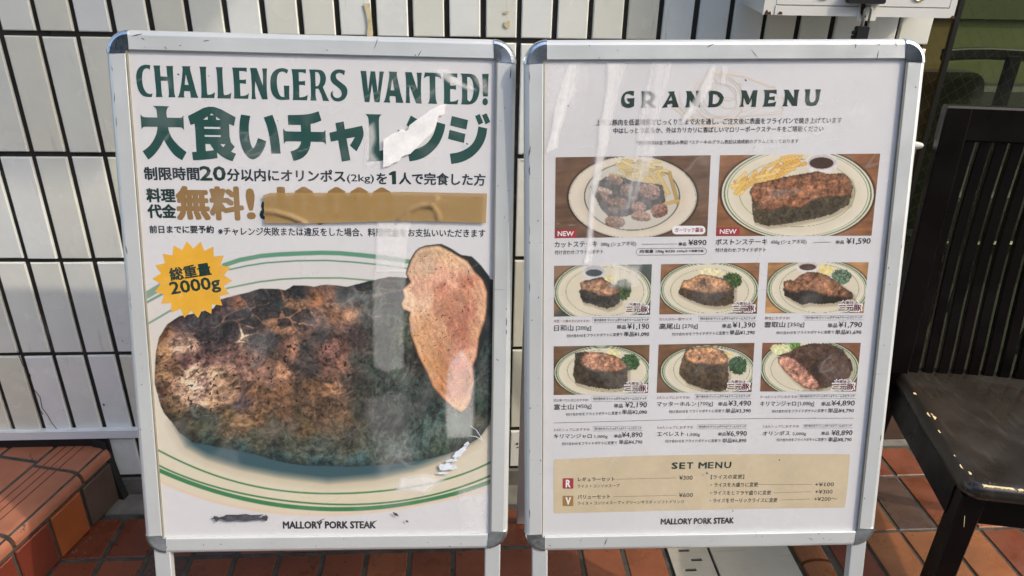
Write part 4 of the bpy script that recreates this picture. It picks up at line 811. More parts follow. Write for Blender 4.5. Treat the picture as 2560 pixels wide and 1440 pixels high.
glyph(gn, q1[0], q1[1], [[(1816, 884), (1816, 872), (1842, 856), (1864, 856), (1866, 948), (1838, 948), (1836, 884)]])
ct(gn, *q1, [("20", 505, 680, 920, 922, 96, .045), ("料理", 135, 330, 1070, 1072, 92, .045), ("代金", 143, 335, 1180, 1182, 92, .045), ("&", 922, 1010, 1188, 1190, 120, .05)])
ct(gd, *q1, [("無料", 352, 802, 1188, 1192, 220, .05), ("!", 838, 882, 1184, 1184, 200, .05), ("10,000", 1060, 1840, 1222, 1226, 248, .05)])
ct(bk, (340, 1000), 2.56, [("MALLORY PORK STEAK", 943, 1533, 822, 820, 44, .055)])
# star badge
sb_ = Ink(0, .00035); c_ = (345, 282); pts = []
for k in range(36):
    a = math.radians(-90-10+k*10); r_ = 1.0 if k % 2 == 0 else .80; pts.append((c_[0]+284*r_*math.cos(a+.03), c_[1]+276*r_*math.sin(a+.03)))
glyph(sb_, (360, 600), 2.8444, [pts]); sb_.build("star_badge", I_yellow, po1)
st_ = Ink(0, .0005); ct(st_, (360, 600), 2.8444, [("総重量", 196, 482, 290, 246, 88, .035), ("2000g", 203, 552, 412, 366, 112, .03)])
gray = Ink(0, .0005)

# ------------------------------------------------------------------ poster 2: lettering
g7 = (1540, 180); h2 = Ink(1, .0004)
for polys in [[[(215,225),(150,222),(95,245),(65,300),(60,350),(75,400),(120,425),(170,425),(215,405),(218,320),(222,308),(130,312),(140,350),(160,350),(160,375),(130,375),(105,350),(98,300),(115,265),(150,258),(180,270),(210,285)]],
 [[(300,228),(400,225),(450,250),(470,290),(455,340),(425,365),(450,395),(478,415),(425,425),(375,370),(345,370),(345,405),(355,422),(290,422),(308,400),(310,260)],[(350,265),(390,262),(420,290),(410,325),(385,338),(348,338)]],
 [[(618,232),(700,228),(690,245),(745,418),(655,418),(670,400),(662,375),(610,385),(605,400),(615,418),(540,425),(565,395),(640,260)],[(655,285),(625,340),(668,335)]],
 [[(830,225),(890,225),(950,325),(955,260),(945,222),(1012,220),(1005,300),(998,418),(935,405),(875,330),(870,395),(885,418),(815,418),(835,390),(845,260)]],
 [[(1080,222),(1190,222),(1250,250),(1278,300),(1265,360),(1220,405),(1170,418),(1085,418),(1098,395),(1105,260)],[(1150,262),(1195,268),(1228,310),(1215,355),(1180,378),(1145,378)]],
 [[(1480,215),(1545,218),(1585,320),(1625,215),(1680,215),(1672,260),(1655,412),(1595,412),(1608,390),(1610,310),(1575,385),(1550,385),(1515,305),(1505,390),(1520,412),(1460,412),(1485,380),(1495,250)]],
 [[(1750,212),(1905,210),(1902,265),(1880,250),(1820,250),(1818,295),(1860,292),(1880,282),(1880,340),(1855,328),(1812,330),(1800,370),(1860,365),(1900,345),(1885,408),(1732,410),(1755,385),(1768,250)]],
 [[(1990,210),(2045,210),(2110,315),(2115,240),(2110,208),(2175,208),(2160,250),(2145,402),(2090,400),(2035,315),(2025,385),(2040,405),(1965,405),(1992,375),(2005,240)]],
 [[(2235,205),(2305,205),(2298,240),(2290,330),(2310,360),(2345,355),(2370,320),(2370,240),(2365,205),(2430,205),(2418,250),(2405,340),(2370,395),(2310,405),(2260,390),(2240,340),(2250,240)]]]:
    glyph(h2, g7, 4.7407, polys)
# beige line drawing of a ham behind the heading
sk = Ink(1, .00025)
def sp(pts, wd, cl=False): sk.line([(1360+a/2.909, 180+c/2.909) for a, c in pts], wd/2.909, cl)
def ell(cx, cy, rx_, ry_, rot=0, a0=0, a1=360, n=36):
    r_ = math.radians(rot); o_ = []
    for k in range(n+1):
        a = math.radians(a0+(a1-a0)*k/n); xx, yy = rx_*math.cos(a), ry_*math.sin(a); o_.append((cx+xx*math.cos(r_)-yy*math.sin(r_), cy+xx*math.sin(r_)+yy*math.cos(r_)))
    return o_
sp(ell(1270, 190, 190, 170, 20), 9); sp(ell(1270, 185, 165, 148, 20), 4); sp(ell(1268, 200, 135, 118, 25), 4); sp(ell(1200, 90, 62, 42, -30), 7); sp(ell(1330, 150, 75, 55, 20), 6); sp(ell(1340, 225, 62, 40, 0), 5); sp(ell(1210, 190, 50, 60, 10), 5)
sp([(1180, 10), (1300, 8), (1450, 30), (1560, 70), (1640, 105), (1680, 105), (1690, 130), (1640, 135)], 14); sp([(1640, 180), (1740, 185), (1745, 215), (1700, 250), (1740, 262), (1730, 300), (1560, 318), (1400, 322)], 6)
sp([(1450, 330), (1600, 250), (1690, 222)], 5); sp([(1420, 300), (1560, 250), (1660, 190)], 4); sp([(1380, 280), (1500, 190), (1560, 90)], 3); sp([(1430, 290), (1560, 200), (1610, 120)], 3)
sp([(905, 215), (960, 270), (1040, 340), (1180, 400), (1320, 402), (1480, 350)], 14); sp([(940, 200), (1010, 290), (1110, 350), (1250, 370), (1400, 340)], 5); sp([(985, 150), (990, 220), (1060, 300), (1200, 340), (1350, 320)], 5); sp([(960, 180), (975, 240), (1060, 320), (1200, 360)], 4)
sp([(1500, 318), (1600, 300), (1720, 285)], 4)
i2 = Ink(1, .0004); ig = Ink(1, .0004); ib = Ink(1, .0004); iw = Ink(1, .0005); ir = Ink(1, .0003); im = Ink(1, .0006); ih = Ink(1, .00045); itn = Ink(1, .0003); ired = Ink(1, .0006); iset = Ink(1, .0002); ipil = Ink(1, .0004)
a7 = ((1360, 180), 2.909)
ct(i2, *a7, [("上質な豚肉を低温調理でじっくり芯まで火を通し、ご注文後に表面をフライパンで焼き上げています", 378, 2165, 390, 372, 44, .012), ("中はしっとり柔らか、外はカリカリに香ばしいマロリーポークステーキをご堪能ください", 505, 2030, 447, 432, 42, .012),
    ("*表示価格は全て税込み表記 *ステーキのグラム表記は焼成前のグラムとなっております", 672, 1850, 530, 516, 30, .006),
    ("カットステーキ", 78, 388, 1276, 1270, 42, .016), ("¥890", 1050, 1180, 1260, 1258, 40, .016), ("単品", 978, 1035, 1264, 1263, 26, .016), ("付け合わせ:フライドポテト", 78, 430, 1327, 1322, 32, .01), ("肉増量 100g ¥330", 698, 950, 1320, 1317, 28, .012), ("※500gまで増量可能", 965, 1160, 1313, 1311, 20, .015),
    ("ボストンステーキ", 1248, 1622, 1256, 1254, 42, .016), ("単品", 2120, 2180, 1250, 1249, 26, .016), ("¥1,590", 2198, 2372, 1256, 1254, 48, .016), ("付け合わせ:フライドポテト", 1245, 1612, 1310, 1308, 32, .01)])
ct(ig, *a7, [("200g (シェア不可)", 413, 670, 1272, 1268, 34, .006), ("450g (シェア不可)", 1648, 1907, 1256, 1254, 34, .006)])
def dots(ik, og_, s, x0, x1, y0, y1, d=9, r=3.4):
    n = int((x1-x0)/d)
    for k in range(n):
        x = x0+(x1-x0)*k/n; y = y0+(y1-y0)*k/n; ik.quad([(og_[0]+(x+a)/s, og_[1]+(y+c)/s) for a, c in ((-r/2, r/2), (r/2, r/2), (r/2, -r/2), (-r/2, -r/2))])
dots(ig, *a7, 715, 972, 1252, 1250, 9, 5); dots(ig, *a7, 1963, 2090, 1238, 1237, 9, 5)
def rrect(x0, y0, x1, y1, r, sk_=0, n=5):
    o_ = []
    for cx, cy, a in ((x1-r, y0+r, -90), (x1-r, y1-r, 0), (x0+r, y1-r, 90), (x0+r, y0+r, 180)):
        for k in range(n+1): t = math.radians(a+90*k/n); o_.append((cx+r*math.cos(t), cy+r*math.sin(t)-sk_*(cx-x0)))
    return o_
def Z7(p): return [(1360+a/2.909, 180+c/2.909) for a, c in p]
def Zc(p, og_, s): return [(og_[0]+a/s, og_[1]+c/s) for a, c in p]
ipil.line(Z7(rrect(670, 1284, 1182, 1332, 24, .01)), .9, True)
ir.quad(Z7([(80, 1208), (238, 1206), (238, 1143), (82, 1145)])); ir.quad(Z7([(1253, 1192), (1422, 1190), (1422, 1130), (1256, 1131)]))
iwp = Ink(1, .0004); iwp.quad(Z7(rrect(932, 1118, 1173, 1180, 28))[::-1])
ct(iw, *a7, [("NEW", 100, 215, 1192, 1192, 34, .03), ("NEW", 1278, 1398, 1176, 1175, 32, .03)]); ct(ired, *a7, [("ガーリック醤油", 952, 1155, 1165, 1163, 32, .02)])
TL = "付け合わせ:マッシュポテト&クリームスピナッチ"; TC = "付け合わせをフライドポテトに変更で"
def item(og_, s, rec, name, gram, price, price2, R_, k=1.0):
    """R_: (rec x0,x1,y) (box x0,x1,y0,y1) (name x0,x1,y,h) (gram x0,x1,y,h) (tan x0,x1,y,h) (price x0,x1,y,h) (chg x0,x1,y0,y1,h) (p2 x0,x1,y,h)"""
    a, c, d, e, f, g, h, i_ = R_
    ct(ib, og_, s, [(rec, a[0], a[1], a[2]+2, a[2], a[3], .0)])
    sl_ = (1.5*k); ipil.line(Zc([(c[0], c[2]+sl_*2), (c[1], c[2]), (c[1], c[3]-sl_*2), (c[0], c[3])], og_, s), .5, True)
    ct(i2, og_, s, [(TL, c[0]+18*k, c[1]-14*k, c[3]-14*k, c[3]-18*k, (c[3]-c[2])*.56, .012), (name, d[0], d[1], d[2], d[2]-3*k, d[3], .012), (gram, e[0], e[1], e[2], e[2]-2*k, e[3], .002),
       ("単品", f[0], f[1], f[2], f[2]-1, f[3], .012), (price, g[0], g[1], g[2], g[2]-1, g[3], .012), (TC, h[0], h[1], h[2], h[3], h[4], .006), ("単品"+price2, i_[0], i_[1], i_[2], i_[2]-2, i_[3], .012)])
oB = (1370, 640); sB = 4.741
item(oB, sB, "女性・少食の方におすすめ!", "日和山", "[200g]", "¥1,190", "¥1,090", [(70, 490, 786, 36), (528, 1208, 725, 790), (75, 300, 888, 70), (333, 510, 888, 58), (817, 925, 865, 50), (940, 1197, 875, 76), (222, 885, 966, 948, 40), (900, 1197, 956, 60)])
item(oB, sB, "お1人分の一般サイズ", "高尾山", "[270g]", "¥1,390", "¥1,290", [(1320, 1705, 764, 36), (1785, 2472, 710, 772), (1320, 1560, 868, 70), (1595, 1772, 866, 58), (2063, 2170, 853, 50), (2188, 2455, 858, 74), (1470, 2140, 946, 930, 40), (2152, 2447, 936, 58)])
item((1640, 640), 4.6545, "男性におすすめ!", "雲取山", "[350g]", "¥1,790", "¥1,690", [(1265, 1558, 738, 36), (1720, 2412, 690, 745), (1260, 1500, 832, 66), (1533, 1722, 832, 58), (1997, 2108, 832, 50), (2122, 2392, 840, 76), (1398, 2070, 912, 902, 38), (2082, 2385, 914, 56)])
oC = (1370, 840)
item(oC, sB, "沢山食べたい方におすすめ!", "富士山", "[450g]", "¥2,190", "¥2,090", [(65, 480, 776, 36), (517, 1183, 708, 775), (72, 303, 874, 68), (335, 513, 868, 58), (782, 887, 850, 48), (915, 1170, 855, 74), (212, 865, 948, 930, 38), (878, 1170, 930, 58)])
item(oC, sB, "2人シェアにおすすめ!", "マッターホルン", "[700g]", "¥3,490", "¥3,390", [(1290, 1680, 744, 36), (1738, 2412, 690, 745), (1290, 1755, 834, 56), (1777, 1950, 836, 56), (2017, 2123, 828, 48), (2135, 2403, 836, 72), (1435, 2090, 914, 904, 38), (2102, 2400, 914, 56)])
item((1630, 840), sB, "3〜4人シェアにおすすめ", "キリマンジャロ", "[1,000g]", "¥4,890", "¥4,790", [(1282, 1720, 736, 36), (1732, 2415, 690, 742), (1282, 1703, 832, 58), (1727, 1918, 836, 58), (2005, 2112, 828, 48), (2123, 2398, 834, 72), (1418, 2072, 910, 902, 38), (2083, 2388, 912, 56)])
oD = (1370, 1040); sD = 3.2405
item(oD, sD, "3-4人シェアにおすすめ", "キリマンジャロ", "1,000g", "¥4,890", "¥4,790", [(47, 337, 120, 24), (365, 763, 82, 120), (48, 353, 182, 36), (377, 483, 184, 30), (535, 597, 176, 28), (598, 763, 178, 48), (112, 560, 238, 228, 26), (575, 763, 230, 38)], .6)
item(oD, sD, "5-6人シェアにおすすめ", "エベレスト", "1,500g", "¥6,990", "¥6,890", [(885, 1175, 102, 24), (1210, 1613, 68, 103), (885, 1103, 163, 36), (1127, 1230, 168, 30), (1377, 1440, 160, 28), (1442, 1608, 168, 48), (948, 1398, 216, 212, 26), (1412, 1605, 218, 38)], .6)
item(oD, sD, "7-8人シェアにおすすめ", "オリンポス", "2,000g", "¥8,890", "¥8,790", [(1738, 2032, 94, 24), (2065, 2470, 65, 97), (1738, 1957, 157, 36), (1978, 2090, 162, 30), (2213, 2275, 154, 28), (2295, 2463, 162, 48), (1850, 2255, 205, 202, 26), (2268, 2457, 210, 38)], .6)
ig.line([(1384, 1057), (1500, 1054), (1700, 1048.5), (1900, 1046), (2134, 1045)], .9)
# premium pork marks on six photos
for (og_, s, x0, x1, y0, y1) in [(oB, sB, 925, 1180, 665, 668), (oB, sB, 2188, 2440, 655, 657), ((1640, 640), 4.6545, 2122, 2382, 637, 637), (oC, sB, 908, 1160, 655, 655), (oC, sB, 2128, 2380, 634, 634), ((1630, 840), sB, 2135, 2388, 634, 634)]:
    wd = x1-x0
    ct(ih, og_, s, [("三元豚", x0-12, x1+12, y0+9, y1+9, 90, .075), ("大麦仕上", x0+22, x1-22, y0-70, y1-68, 52, .09)])
    ct(im, og_, s, [("三元豚", x0, x1, y0, y1, 70, .035), ("大麦仕上", x0+32, x1-32, y0-78, y1-76, 36, .03)])
# set menu panel
pan = [(52, 352), (600, 325), (1300, 310), (2000, 306), (2438, 309), (2446, 318), (2430, 540), (2408, 732), (2398, 742), (1600, 752), (800, 770), (54, 788), (46, 780), (46, 560), (46, 360)]
glyph(iset, oD, sD, [pan])
ct(h2, oD, sD, [("S", 1003, 1047, 426, 426, 50, .05), ("E", 1065, 1108, 425, 425, 48, .05), ("T", 1126, 1172, 424, 424, 48, .05), ("M", 1220, 1282, 423, 423, 48, .05), ("E", 1296, 1337, 422, 422, 48, .05), ("N", 1355, 1408, 421, 421, 48, .05), ("U", 1428, 1480, 420, 420, 48, .05)])
ct(bk2 := Ink(1, .0004), oD, sD, [("MALLORY PORK STEAK", 915, 1503, 878, 868, 46, .045)])
glyph(ir, oD, sD, [rrect(118, 503, 206, 588, 8)]); glyph(itn, oD, sD, [rrect(118, 645, 205, 729, 8)])
ct(iw, oD, sD, [("R", 145, 180, 575, 575, 58, .045), ("V", 143, 182, 716, 716, 58, .045)])
ct(i2, oD, sD, [("レギュラーセット", 242, 540, 530, 526, 34, .014), ("¥300", 1062, 1170, 516, 515, 34, .006), ("ライス + コンソメスープ", 238, 580, 580, 575, 26, .006), ("バリューセット", 240, 503, 672, 668, 34, .014), ("¥600", 1060, 1172, 656, 655, 34, .006),
    ("ライス + コンソメスープ + グリーンサラダ + ソフトドリンク", 240, 1100, 720, 706, 28, .006), ("【ライスの変更】", 1318, 1588, 512, 508, 36, .006), ("・ライスを大盛りに変更", 1318, 1700, 575, 572, 36, .012), ("+¥100", 2160, 2315, 570, 568, 32, .004),
    ("・ライスをヒマラヤ盛りに変更", 1313, 1805, 640, 638, 36, .012), ("+¥300", 2162, 2303, 629, 627, 32, .004), ("・ライスをガーリックライスに変更", 1310, 1857, 702, 698, 36, .012), ("+¥200〜", 2153, 2340, 688, 686, 32, .004)])
for x0, x1, y0, y1 in [(555, 1045, 511, 501), (530, 1045, 653, 641), (1705, 2140, 554, 553), (1825, 2135, 622, 612), (1877, 2127, 680, 672)]: dots(i2, oD, sD, x0, x1, y0, y1, 8, 3.6)
flush_texts()
nv.build("printed_text", I_navy, po1); gd.build("printed_text", I_gold, po1); gn.build("printed_text", I_green2, po1); bk.build("shop_name", I_black, po1); st_.build("badge_text", I_green2, po1)
iset.build("set_menu_panel", I_beige, po2); sk.build("ham_drawing", I_sketch, po2); h2.build("heading_lettering", I_green2, po2); i2.build("printed_text", I_black, po2); ig.build("printed_text", I_grey, po2); ib.build("printed_text", I_brown, po2)
ipil.build("text_outline", I_grey, po2); ir.build("red_badge", I_red, po2); itn.build("tan_badge", I_tan, po2); iwp.build("white_pill", I_white, po2); iw.build("badge_text", I_white, po2); ired.build("badge_text", I_red, po2); ih.build("pork_mark_halo", I_white, po2); im.build("pork_mark", I_maroon, po2); bk2.build("shop_name", I_black, po2)

# ------------------------------------------------------------------ painted glare patch and wear on the cover films
def sheet(n, pts, og_, s, d, name, mt, parent, sm_=True):
    ik = Ink(n, d); P_ = [(og_[0]+a/s, og_[1]+c/s) for a, c in pts]; V, F = curve_mesh([[(x, -y) for x, y in P_]])
    u, v = uv(n, V[:, 0], -V[:, 1]); ik.raw(onp(n, u, v, d), F); return ik.build(name, mt, parent)
sheet(0, [(1560, 0), (1545, 50), (1535, 200), (1420, 240), (1395, 300), (1360, 440), (1300, 560), (1150, 700), (1000, 850), (900, 950), (850, 1000), (760, 1015), (680, 1050), (640, 1130), (520, 1175), (430, 1235), (350, 1250), (315, 1275), (312, 950), (318, 715), (480, 610), (600, 550), (700, 500), (760, 545), (815, 505), (830, 430), (960, 330), (1100, 240), (1250, 130), (1400, 50), (1500, 10)], gF, 8., .0042, "glare_patch", M_glare, s1)  # bright reflection over the headline, painted as a milky white patch
# flaked white spots and black rub marks on the left poster's film
rs = random.Random(9)
def blotch(n, cx, cy, rx_, ry_, mt, parent, name="flake", d=.0046, k=14, rot=0):
    P_ = []
    for i in range(k):
        a = 2*math.pi*i/k; r_ = rs.uniform(.65, 1.2); xx, yy = rx_*r_*math.cos(a), ry_*r_*math.sin(a)
        P_.append((cx+xx*math.cos(rot)-yy*math.sin(rot), cy+xx*math.sin(rot)+yy*math.cos(rot)))
    return sheet(n, P_, (0, 0), 1., d, name, mt, parent)
for (x, y, a, c, r_) in [(1150, 1128, 26, 8, -.75), (1117, 1165, 26, 9, 0), (1128, 1149, 20, 4, -.1), (1167, 1108, 8, 5, -.8), (1108, 1180, 16, 3, 0)]: blotch(0, x, y, a, c, M_flake, s1, rot=r_, k=20)
for p in [[(1176, 1062), (1190, 1072), (1200, 1086), (1207, 1101)], [(1176, 1087), (1190, 1089), (1200, 1095)], [(1200, 1095), (1208, 1098)]]:
    k_ = Ink(0, .0046); k_.line(p, 1.4); k_.build("crease", M_flake, s1)
for (x, y, a, c, r_) in [(605, 1291, 66, 9, -.03), (543, 1293, 8, 7, .2), (665, 1291, 8, 8, 0), (990, 1283, 9, 3, .6), (1018, 1300, 4, 2.5, .6), (802, 1299, 12, 1.5, -.5), (935, 1302, 9, 1.6, -.4)]: blotch(0, x, y, a, c, M_smear, s1, "rub_mark", rot=r_, k=18)
for (n, x, y, a) in [(1, 1862, 201, 4), (1, 1883, 368, 1.5), (1, 1946, 1147, 3), (1, 1766, 1180, 3), (1, 1830, 1274, 2.5), (1, 2035, 1043, 2), (0, 449, 187, 4), (0, 524, 190, 2), (0, 1168, 360, 3.5), (0, 696, 302, 2), (1, 1420, 265, 2.5)]:
    blotch(n, x, y, a, a*.6, M_smear, s1 if n == 0 else s2, "dirt_mark", k=8, rot=.6)

# ------------------------------------------------------------------ brown packing tape over the prize line
zt = lambda a, c: (320+a/2.7826, 120+c/2.7826)
rs2 = np.random.RandomState(2); nx, ny = 90, 14
top_ = np.array([(948, 1022), (1000, 1006), (1400, 1006), (1700, 1005), (1900, 999), (2100, 1003), (2300, 1007), (2498, 1010)], float); bot_ = np.array([(962, 1216), (1100, 1217), (1400, 1215), (1600, 1210), (1900, 1200), (2100, 1204), (2300, 1210), (2490, 1216)], float)
tt = np.linspace(0, 1, nx); xt = np.interp(tt, np.linspace(0, 1, 8), top_[:, 0]); yt = np.interp(xt, top_[:, 0], top_[:, 1]); xb = np.interp(tt, np.linspace(0, 1, 8), top_[:, 0]*0+np.linspace(960, 2490, 8)); yb = np.interp(xb, bot_[:, 0], bot_[:, 1])
ss = np.linspace(0, 1, ny)[:, None]; GX = xt[None]*(1-ss)+xb[None]*ss; GY = yt[None]*(1-ss)+yb[None]*ss
GX[:, 0] += rs2.uniform(-6, 8, ny); GX[:, 0] = np.minimum(GX[:, 0], 958)
hgt = np.full(GX.shape, .0048)
def ridge(pts, wd, hh):
    d = np.full(GX.shape, 1e9)
    for (x0, y0), (x1, y1) in zip(pts[:-1], pts[1:]):
        ex, ey = x1-x0, y1-y0; t = np.clip(((GX-x0)*ex+(GY-y0)*ey)/(ex*ex+ey*ey), 0, 1); d = np.minimum(d, np.hypot(GX-x0-ex*t, GY-y0-ey*t))
    return hh*np.exp(-(d/wd)**2)
hgt += 1.6*(ridge([(955, 1135), (1030, 1142), (1130, 1170), (1240, 1215)], 11, .0024)+ridge([(1890, 1195), (1960, 1130), (2040, 1098), (2110, 1092), (2150, 1050)], 12, .0028)+ridge([(2110, 1092), (2150, 1140), (2165, 1195)], 11, .0022))+.0007*(fbm(GX, GY*2.2, 120, 6, 3)-.4)
u, v = uv(0, 320+GX.ravel()/2.7826, 120+GY.ravel()/2.7826); Pn = onp(0, u, v, 0)+hgt.ravel()[:, None]*np.array(BD[0]['N'])[None]
I = np.arange(nx*ny).reshape(ny, nx); F = np.stack([I[:-1, :-1], I[1:, :-1], I[1:, 1:], I[:-1, 1:]], -1).reshape(-1, 4).tolist()
M_tape = mat("brown_tape", (.36, .235, .092), .3, vary=.07, vscale=12, streak=((.29, .19, .085), (4, 4, 700), .55, .35), rvar=.06)
tt_ = M_tape.node_tree; trn = tt_.nodes.new("ShaderNodeBsdfTransparent"); mxs = tt_.nodes.new("ShaderNodeMixShader"); mxs.inputs[0].default_value = .16
pb = tt_.nodes["Principled BSDF"]; mo = tt_.nodes["Material Output"]; tt_.links.new(pb.outputs[0], mxs.inputs[1]); tt_.links.new(trn.outputs[0], mxs.inputs[2]); tt_.links.new(mxs.outputs[0], mo.inputs[0])
tag(mesh("packing_tape", Pn, F, M_tape, smooth=True), "strip of brown packing tape covering a line of the left poster", "tape")

# ------------------------------------------------------------------ white box on the wall, top right
bx = empty("meter_box", (.62, -.06, 1.18), "white enamelled metal box with rust spots and black handle on tiled wall", "wall box")
x0, x1, yf, zb_ = .438, .802, -.118, 1.180
b = MB(); V8 = [(x0, 0, zb_+.011), (x1, 0, zb_+.011), (x1, yf+.004, zb_+.002), (x0, yf+.004, zb_+.002), (x0, 0, 1.62), (x1, 0, 1.62), (x1, yf+.004, 1.62), (x0, yf+.004, 1.62)]
b.add(V8, [(0, 1, 2, 3), (4, 7, 6, 5), (0, 4, 5, 1), (1, 5, 6, 2), (2, 6, 7, 3), (3, 7, 4, 0)]); b.build("box_body", M_box, bx)
for (a, c) in ((x0, x0+.021), (x1-.012, x1)):
    b = MB(); b.box(((a+c)/2, yf+.002, 1.40), ((c-a)/2, .0025, .2195), (X, Y, Z)); b.build("frame_flange", M_box, bx)
b = MB(); b.box(((x0+x1)/2+.0045, yf+.0015, zb_+.0095), ((x1-x0)/2-.017, .0025, .0078), (X, Z*-1, -Y) if False else None); 
b = MB(); b.box(((x0+x1)/2+.0045, yf+.001, zb_+.0085), ((x1-x0)/2-.017, .0025, .0082)); b.build("lower_lip", M_box, bx)
b = MB(); b.box(((x0+x1)/2+.0045, yf+.0022, 1.40), ((x1-x0)/2-.018, .0025, .2012)); b.build("door_panel", M_box, bx)
for cx, mt_ in ((.547, M_box), (.727, M_brass)):
    b = MB(); n = 28; c0 = Vector((cx, yf-.0012, 1.2225))
    ro, ri = .0155, .0125
    Vv = [c0+X*(r_*math.cos(2*math.pi*k/n))+Z*(r_*math.sin(2*math.pi*k/n))-Y*d for (r_, d) in ((ro, -.001), (ro-.001, .0012), (ri+.001, .0012), (ri, 0)) for k in range(n)]
    b.add(Vv, [(i*n+k, i*n+(k+1) % n, (i+1)*n+(k+1) % n, (i+1)*n+k) for i in range(3) for k in range(n)]+[tuple(3*n+k for k in range(n))]); b.build("lock_ring", mt_, bx, smooth=False)
b = MB(); b.box((.618, yf-.008, 1.2235), (.036, .012, .0105), (X, Z, -Y), bev=.0035) if False else b.prism(rrect(-.034, -.012, .034, .012, .004), (.622, yf-.001, 1.2155), X, Z, -Y, 0, .016); b.build("handle", M_plast, bx)
b = MB(); b.prism(rrect(-.018, -.017, .018, .017, .003), (.634, yf-.0008, 1.1905), X, Z, -Y, 0, .0025); b.build("hasp", M_box, bx)
for P_ in ([(.463, 1.1815), (.473, 1.1815), (.472, 1.186), (.467, 1.187)], [(.439, 1.181), (.452, 1.181), (.450, 1.187), (.446, 1.185), (.443, 1.190), (.440, 1.186)], [(.618, 1.206), (.624, 1.204), (.628, 1.196), (.628, 1.186), (.632, 1.180), (.626, 1.178), (.620, 1.186), (.618, 1.196)], [(.792, 1.180), (.802, 1.180), (.801, 1.184), (.796, 1.185)]):
    MB().prism(P_, (0, yf-.0045, 0), X, Z, -Y, 0, .0006).build("rust_patch", M_rust, bx)
pl = empty("padlock", (.63, -.13, 1.12), "black padlock with steel shackle hanging below the white wall box", "padlock")
pts = [(.629, yf-.008, 1.160)]+[(.629+.006-.006*math.cos(t), yf-.008, 1.192+.006*math.sin(t)) for t in [math.pi*k/8 for k in range(9)]]+[(.641-.001, yf-.008, 1.170)]
pts = [(a-.004, c, d) for a, c, d in pts]
b = MB(); b.sweep(pts, circ(.0024, 8), up=Y); b.build("shackle", mat("worn_steel", (.45, .44, .38), .3, metal=.9), pl, smooth=True)
b = MB(); b.prism(rrect(-.011, -.022, .011, .022, .003), (.627, yf-.001, 1.142), X, Z, -Y, 0, .014); b.build("lock_body", M_plast, pl)
for k in range(5):
    b = MB(); b.sweep([(.6135, yf-.008, 1.156-k*.008), (.6135, yf-.008, 1.150-k*.008)], circ(.0045, 10), up=Y); b.build("number_dial", M_plast, pl)

# white slim bin behind the menu board's right edge
wb_ = MB(); c0 = Vector((.812, -.012, 0)); rings = [(.0200, .70), (.0300, .9165), (.0410, .9185), (.0430, .9235), (.0400, .9265), (.026, .9275)]
n = 20; Vv = [c0+X*(r_*math.cos(2*math.pi*k/n))+Y*(r_*.55*math.sin(2*math.pi*k/n)-.035)+Z*z_ for r_, z_ in rings for k in range(n)]
wb_.add(Vv, [(i*n+k, i*n+(k+1) % n, (i+1)*n+(k+1) % n, (i+1)*n+k) for i in range(len(rings)-1) for k in range(n)]+[tuple((len(rings)-1)*n+k for k in range(n)), tuple(k for k in range(n))[::-1]])
tag(wb_.build("ashtray_cup", mat("white_plastic", (.78, .76, .68), .4), smooth=True), "small white rimmed cup fixed at the wall end behind the menu board", "cup")

# ------------------------------------------------------------------ wired window at the right
wn = empty("shop_window", (1.3, .16, 0), "wired glass shop window with black joint to the right of the wall", "window")
def pane(xa, xb, za, zb2, mt, y=.150, name="glass_pane"):
    b = MB(); b.box(((xa+xb)/2, y, (za+zb2)/2), ((xb-xa)/2, .0025, (zb2-za)/2)); return b.build(name, mt, wn)
pane(.841, .978, .12, 1.7, M_glassb); pane(.990, 2.1, .12, 1.7, M_glass)
b = MB(); b.box((.984, .150, .91), (.0055, .006, .79)); b.build("glazing_joint", M_winf, wn)
b = MB(); b.box((1.47, .165, .06), (.632, .015, .06)); b.build("sill_base", M_brown, wn)
# diamond wires
b = MB()
def clipseg(x0, z0, x1, z1, xa, xb, za, zb2):
    dx, dz = x1-x0, z1-z0; t0, t1 = 0., 1.
    for p, q in ((-dx, x0-xa), (dx, xb-x0), (-dz, z0-za), (dz, zb2-z0)):
        if abs(p) < 1e-9:
            if q < 0: return None
        else:
            r_ = q/p
            if p < 0: t0 = max(t0, r_)
            else: t1 = min(t1, r_)
    return None if t0 >= t1 else (x0+t0*dx, z0+t0*dz, x0+t1*dx, z0+t1*dz)
for (xa, xb) in ((.841, .978), (.990, 1.75)):
    for sgn, sl_ in ((1, .74), (-1, 1.42)):
        for k in range(-60, 160):
            c0_ = k*.0335; x_a, x_b = .7, 2.1
            if sgn > 0: z_a, z_b = c0_+sl_*(x_a-.85), c0_+sl_*(x_b-.85)
            else: z_a, z_b = c0_*1.12-sl_*(x_a-.85)+.2, c0_*1.12-sl_*(x_b-.85)+.2
            g = clipseg(x_a, z_a, x_b, z_b, xa, xb, .13, 1.68)
            if g: b.sweep([(g[0], .1466, g[1]), (g[2], .1466, g[3])], [(-.00034, -.0003), (.00034, -.0003), (0, .0004)], up=Y)
tag(b.build("wire_mesh", M_wire, wn), kind="stuff")

# room behind the glass
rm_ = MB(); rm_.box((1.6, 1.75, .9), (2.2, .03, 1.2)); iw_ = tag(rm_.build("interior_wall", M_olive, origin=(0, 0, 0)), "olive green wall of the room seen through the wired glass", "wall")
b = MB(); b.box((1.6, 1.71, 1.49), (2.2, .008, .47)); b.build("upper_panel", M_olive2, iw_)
fb_ = MB(); fb_.box((1.6, .96, .012), (2.2, .76, .010)); tag(fb_.build("interior_floor", M_dark), kind="structure")

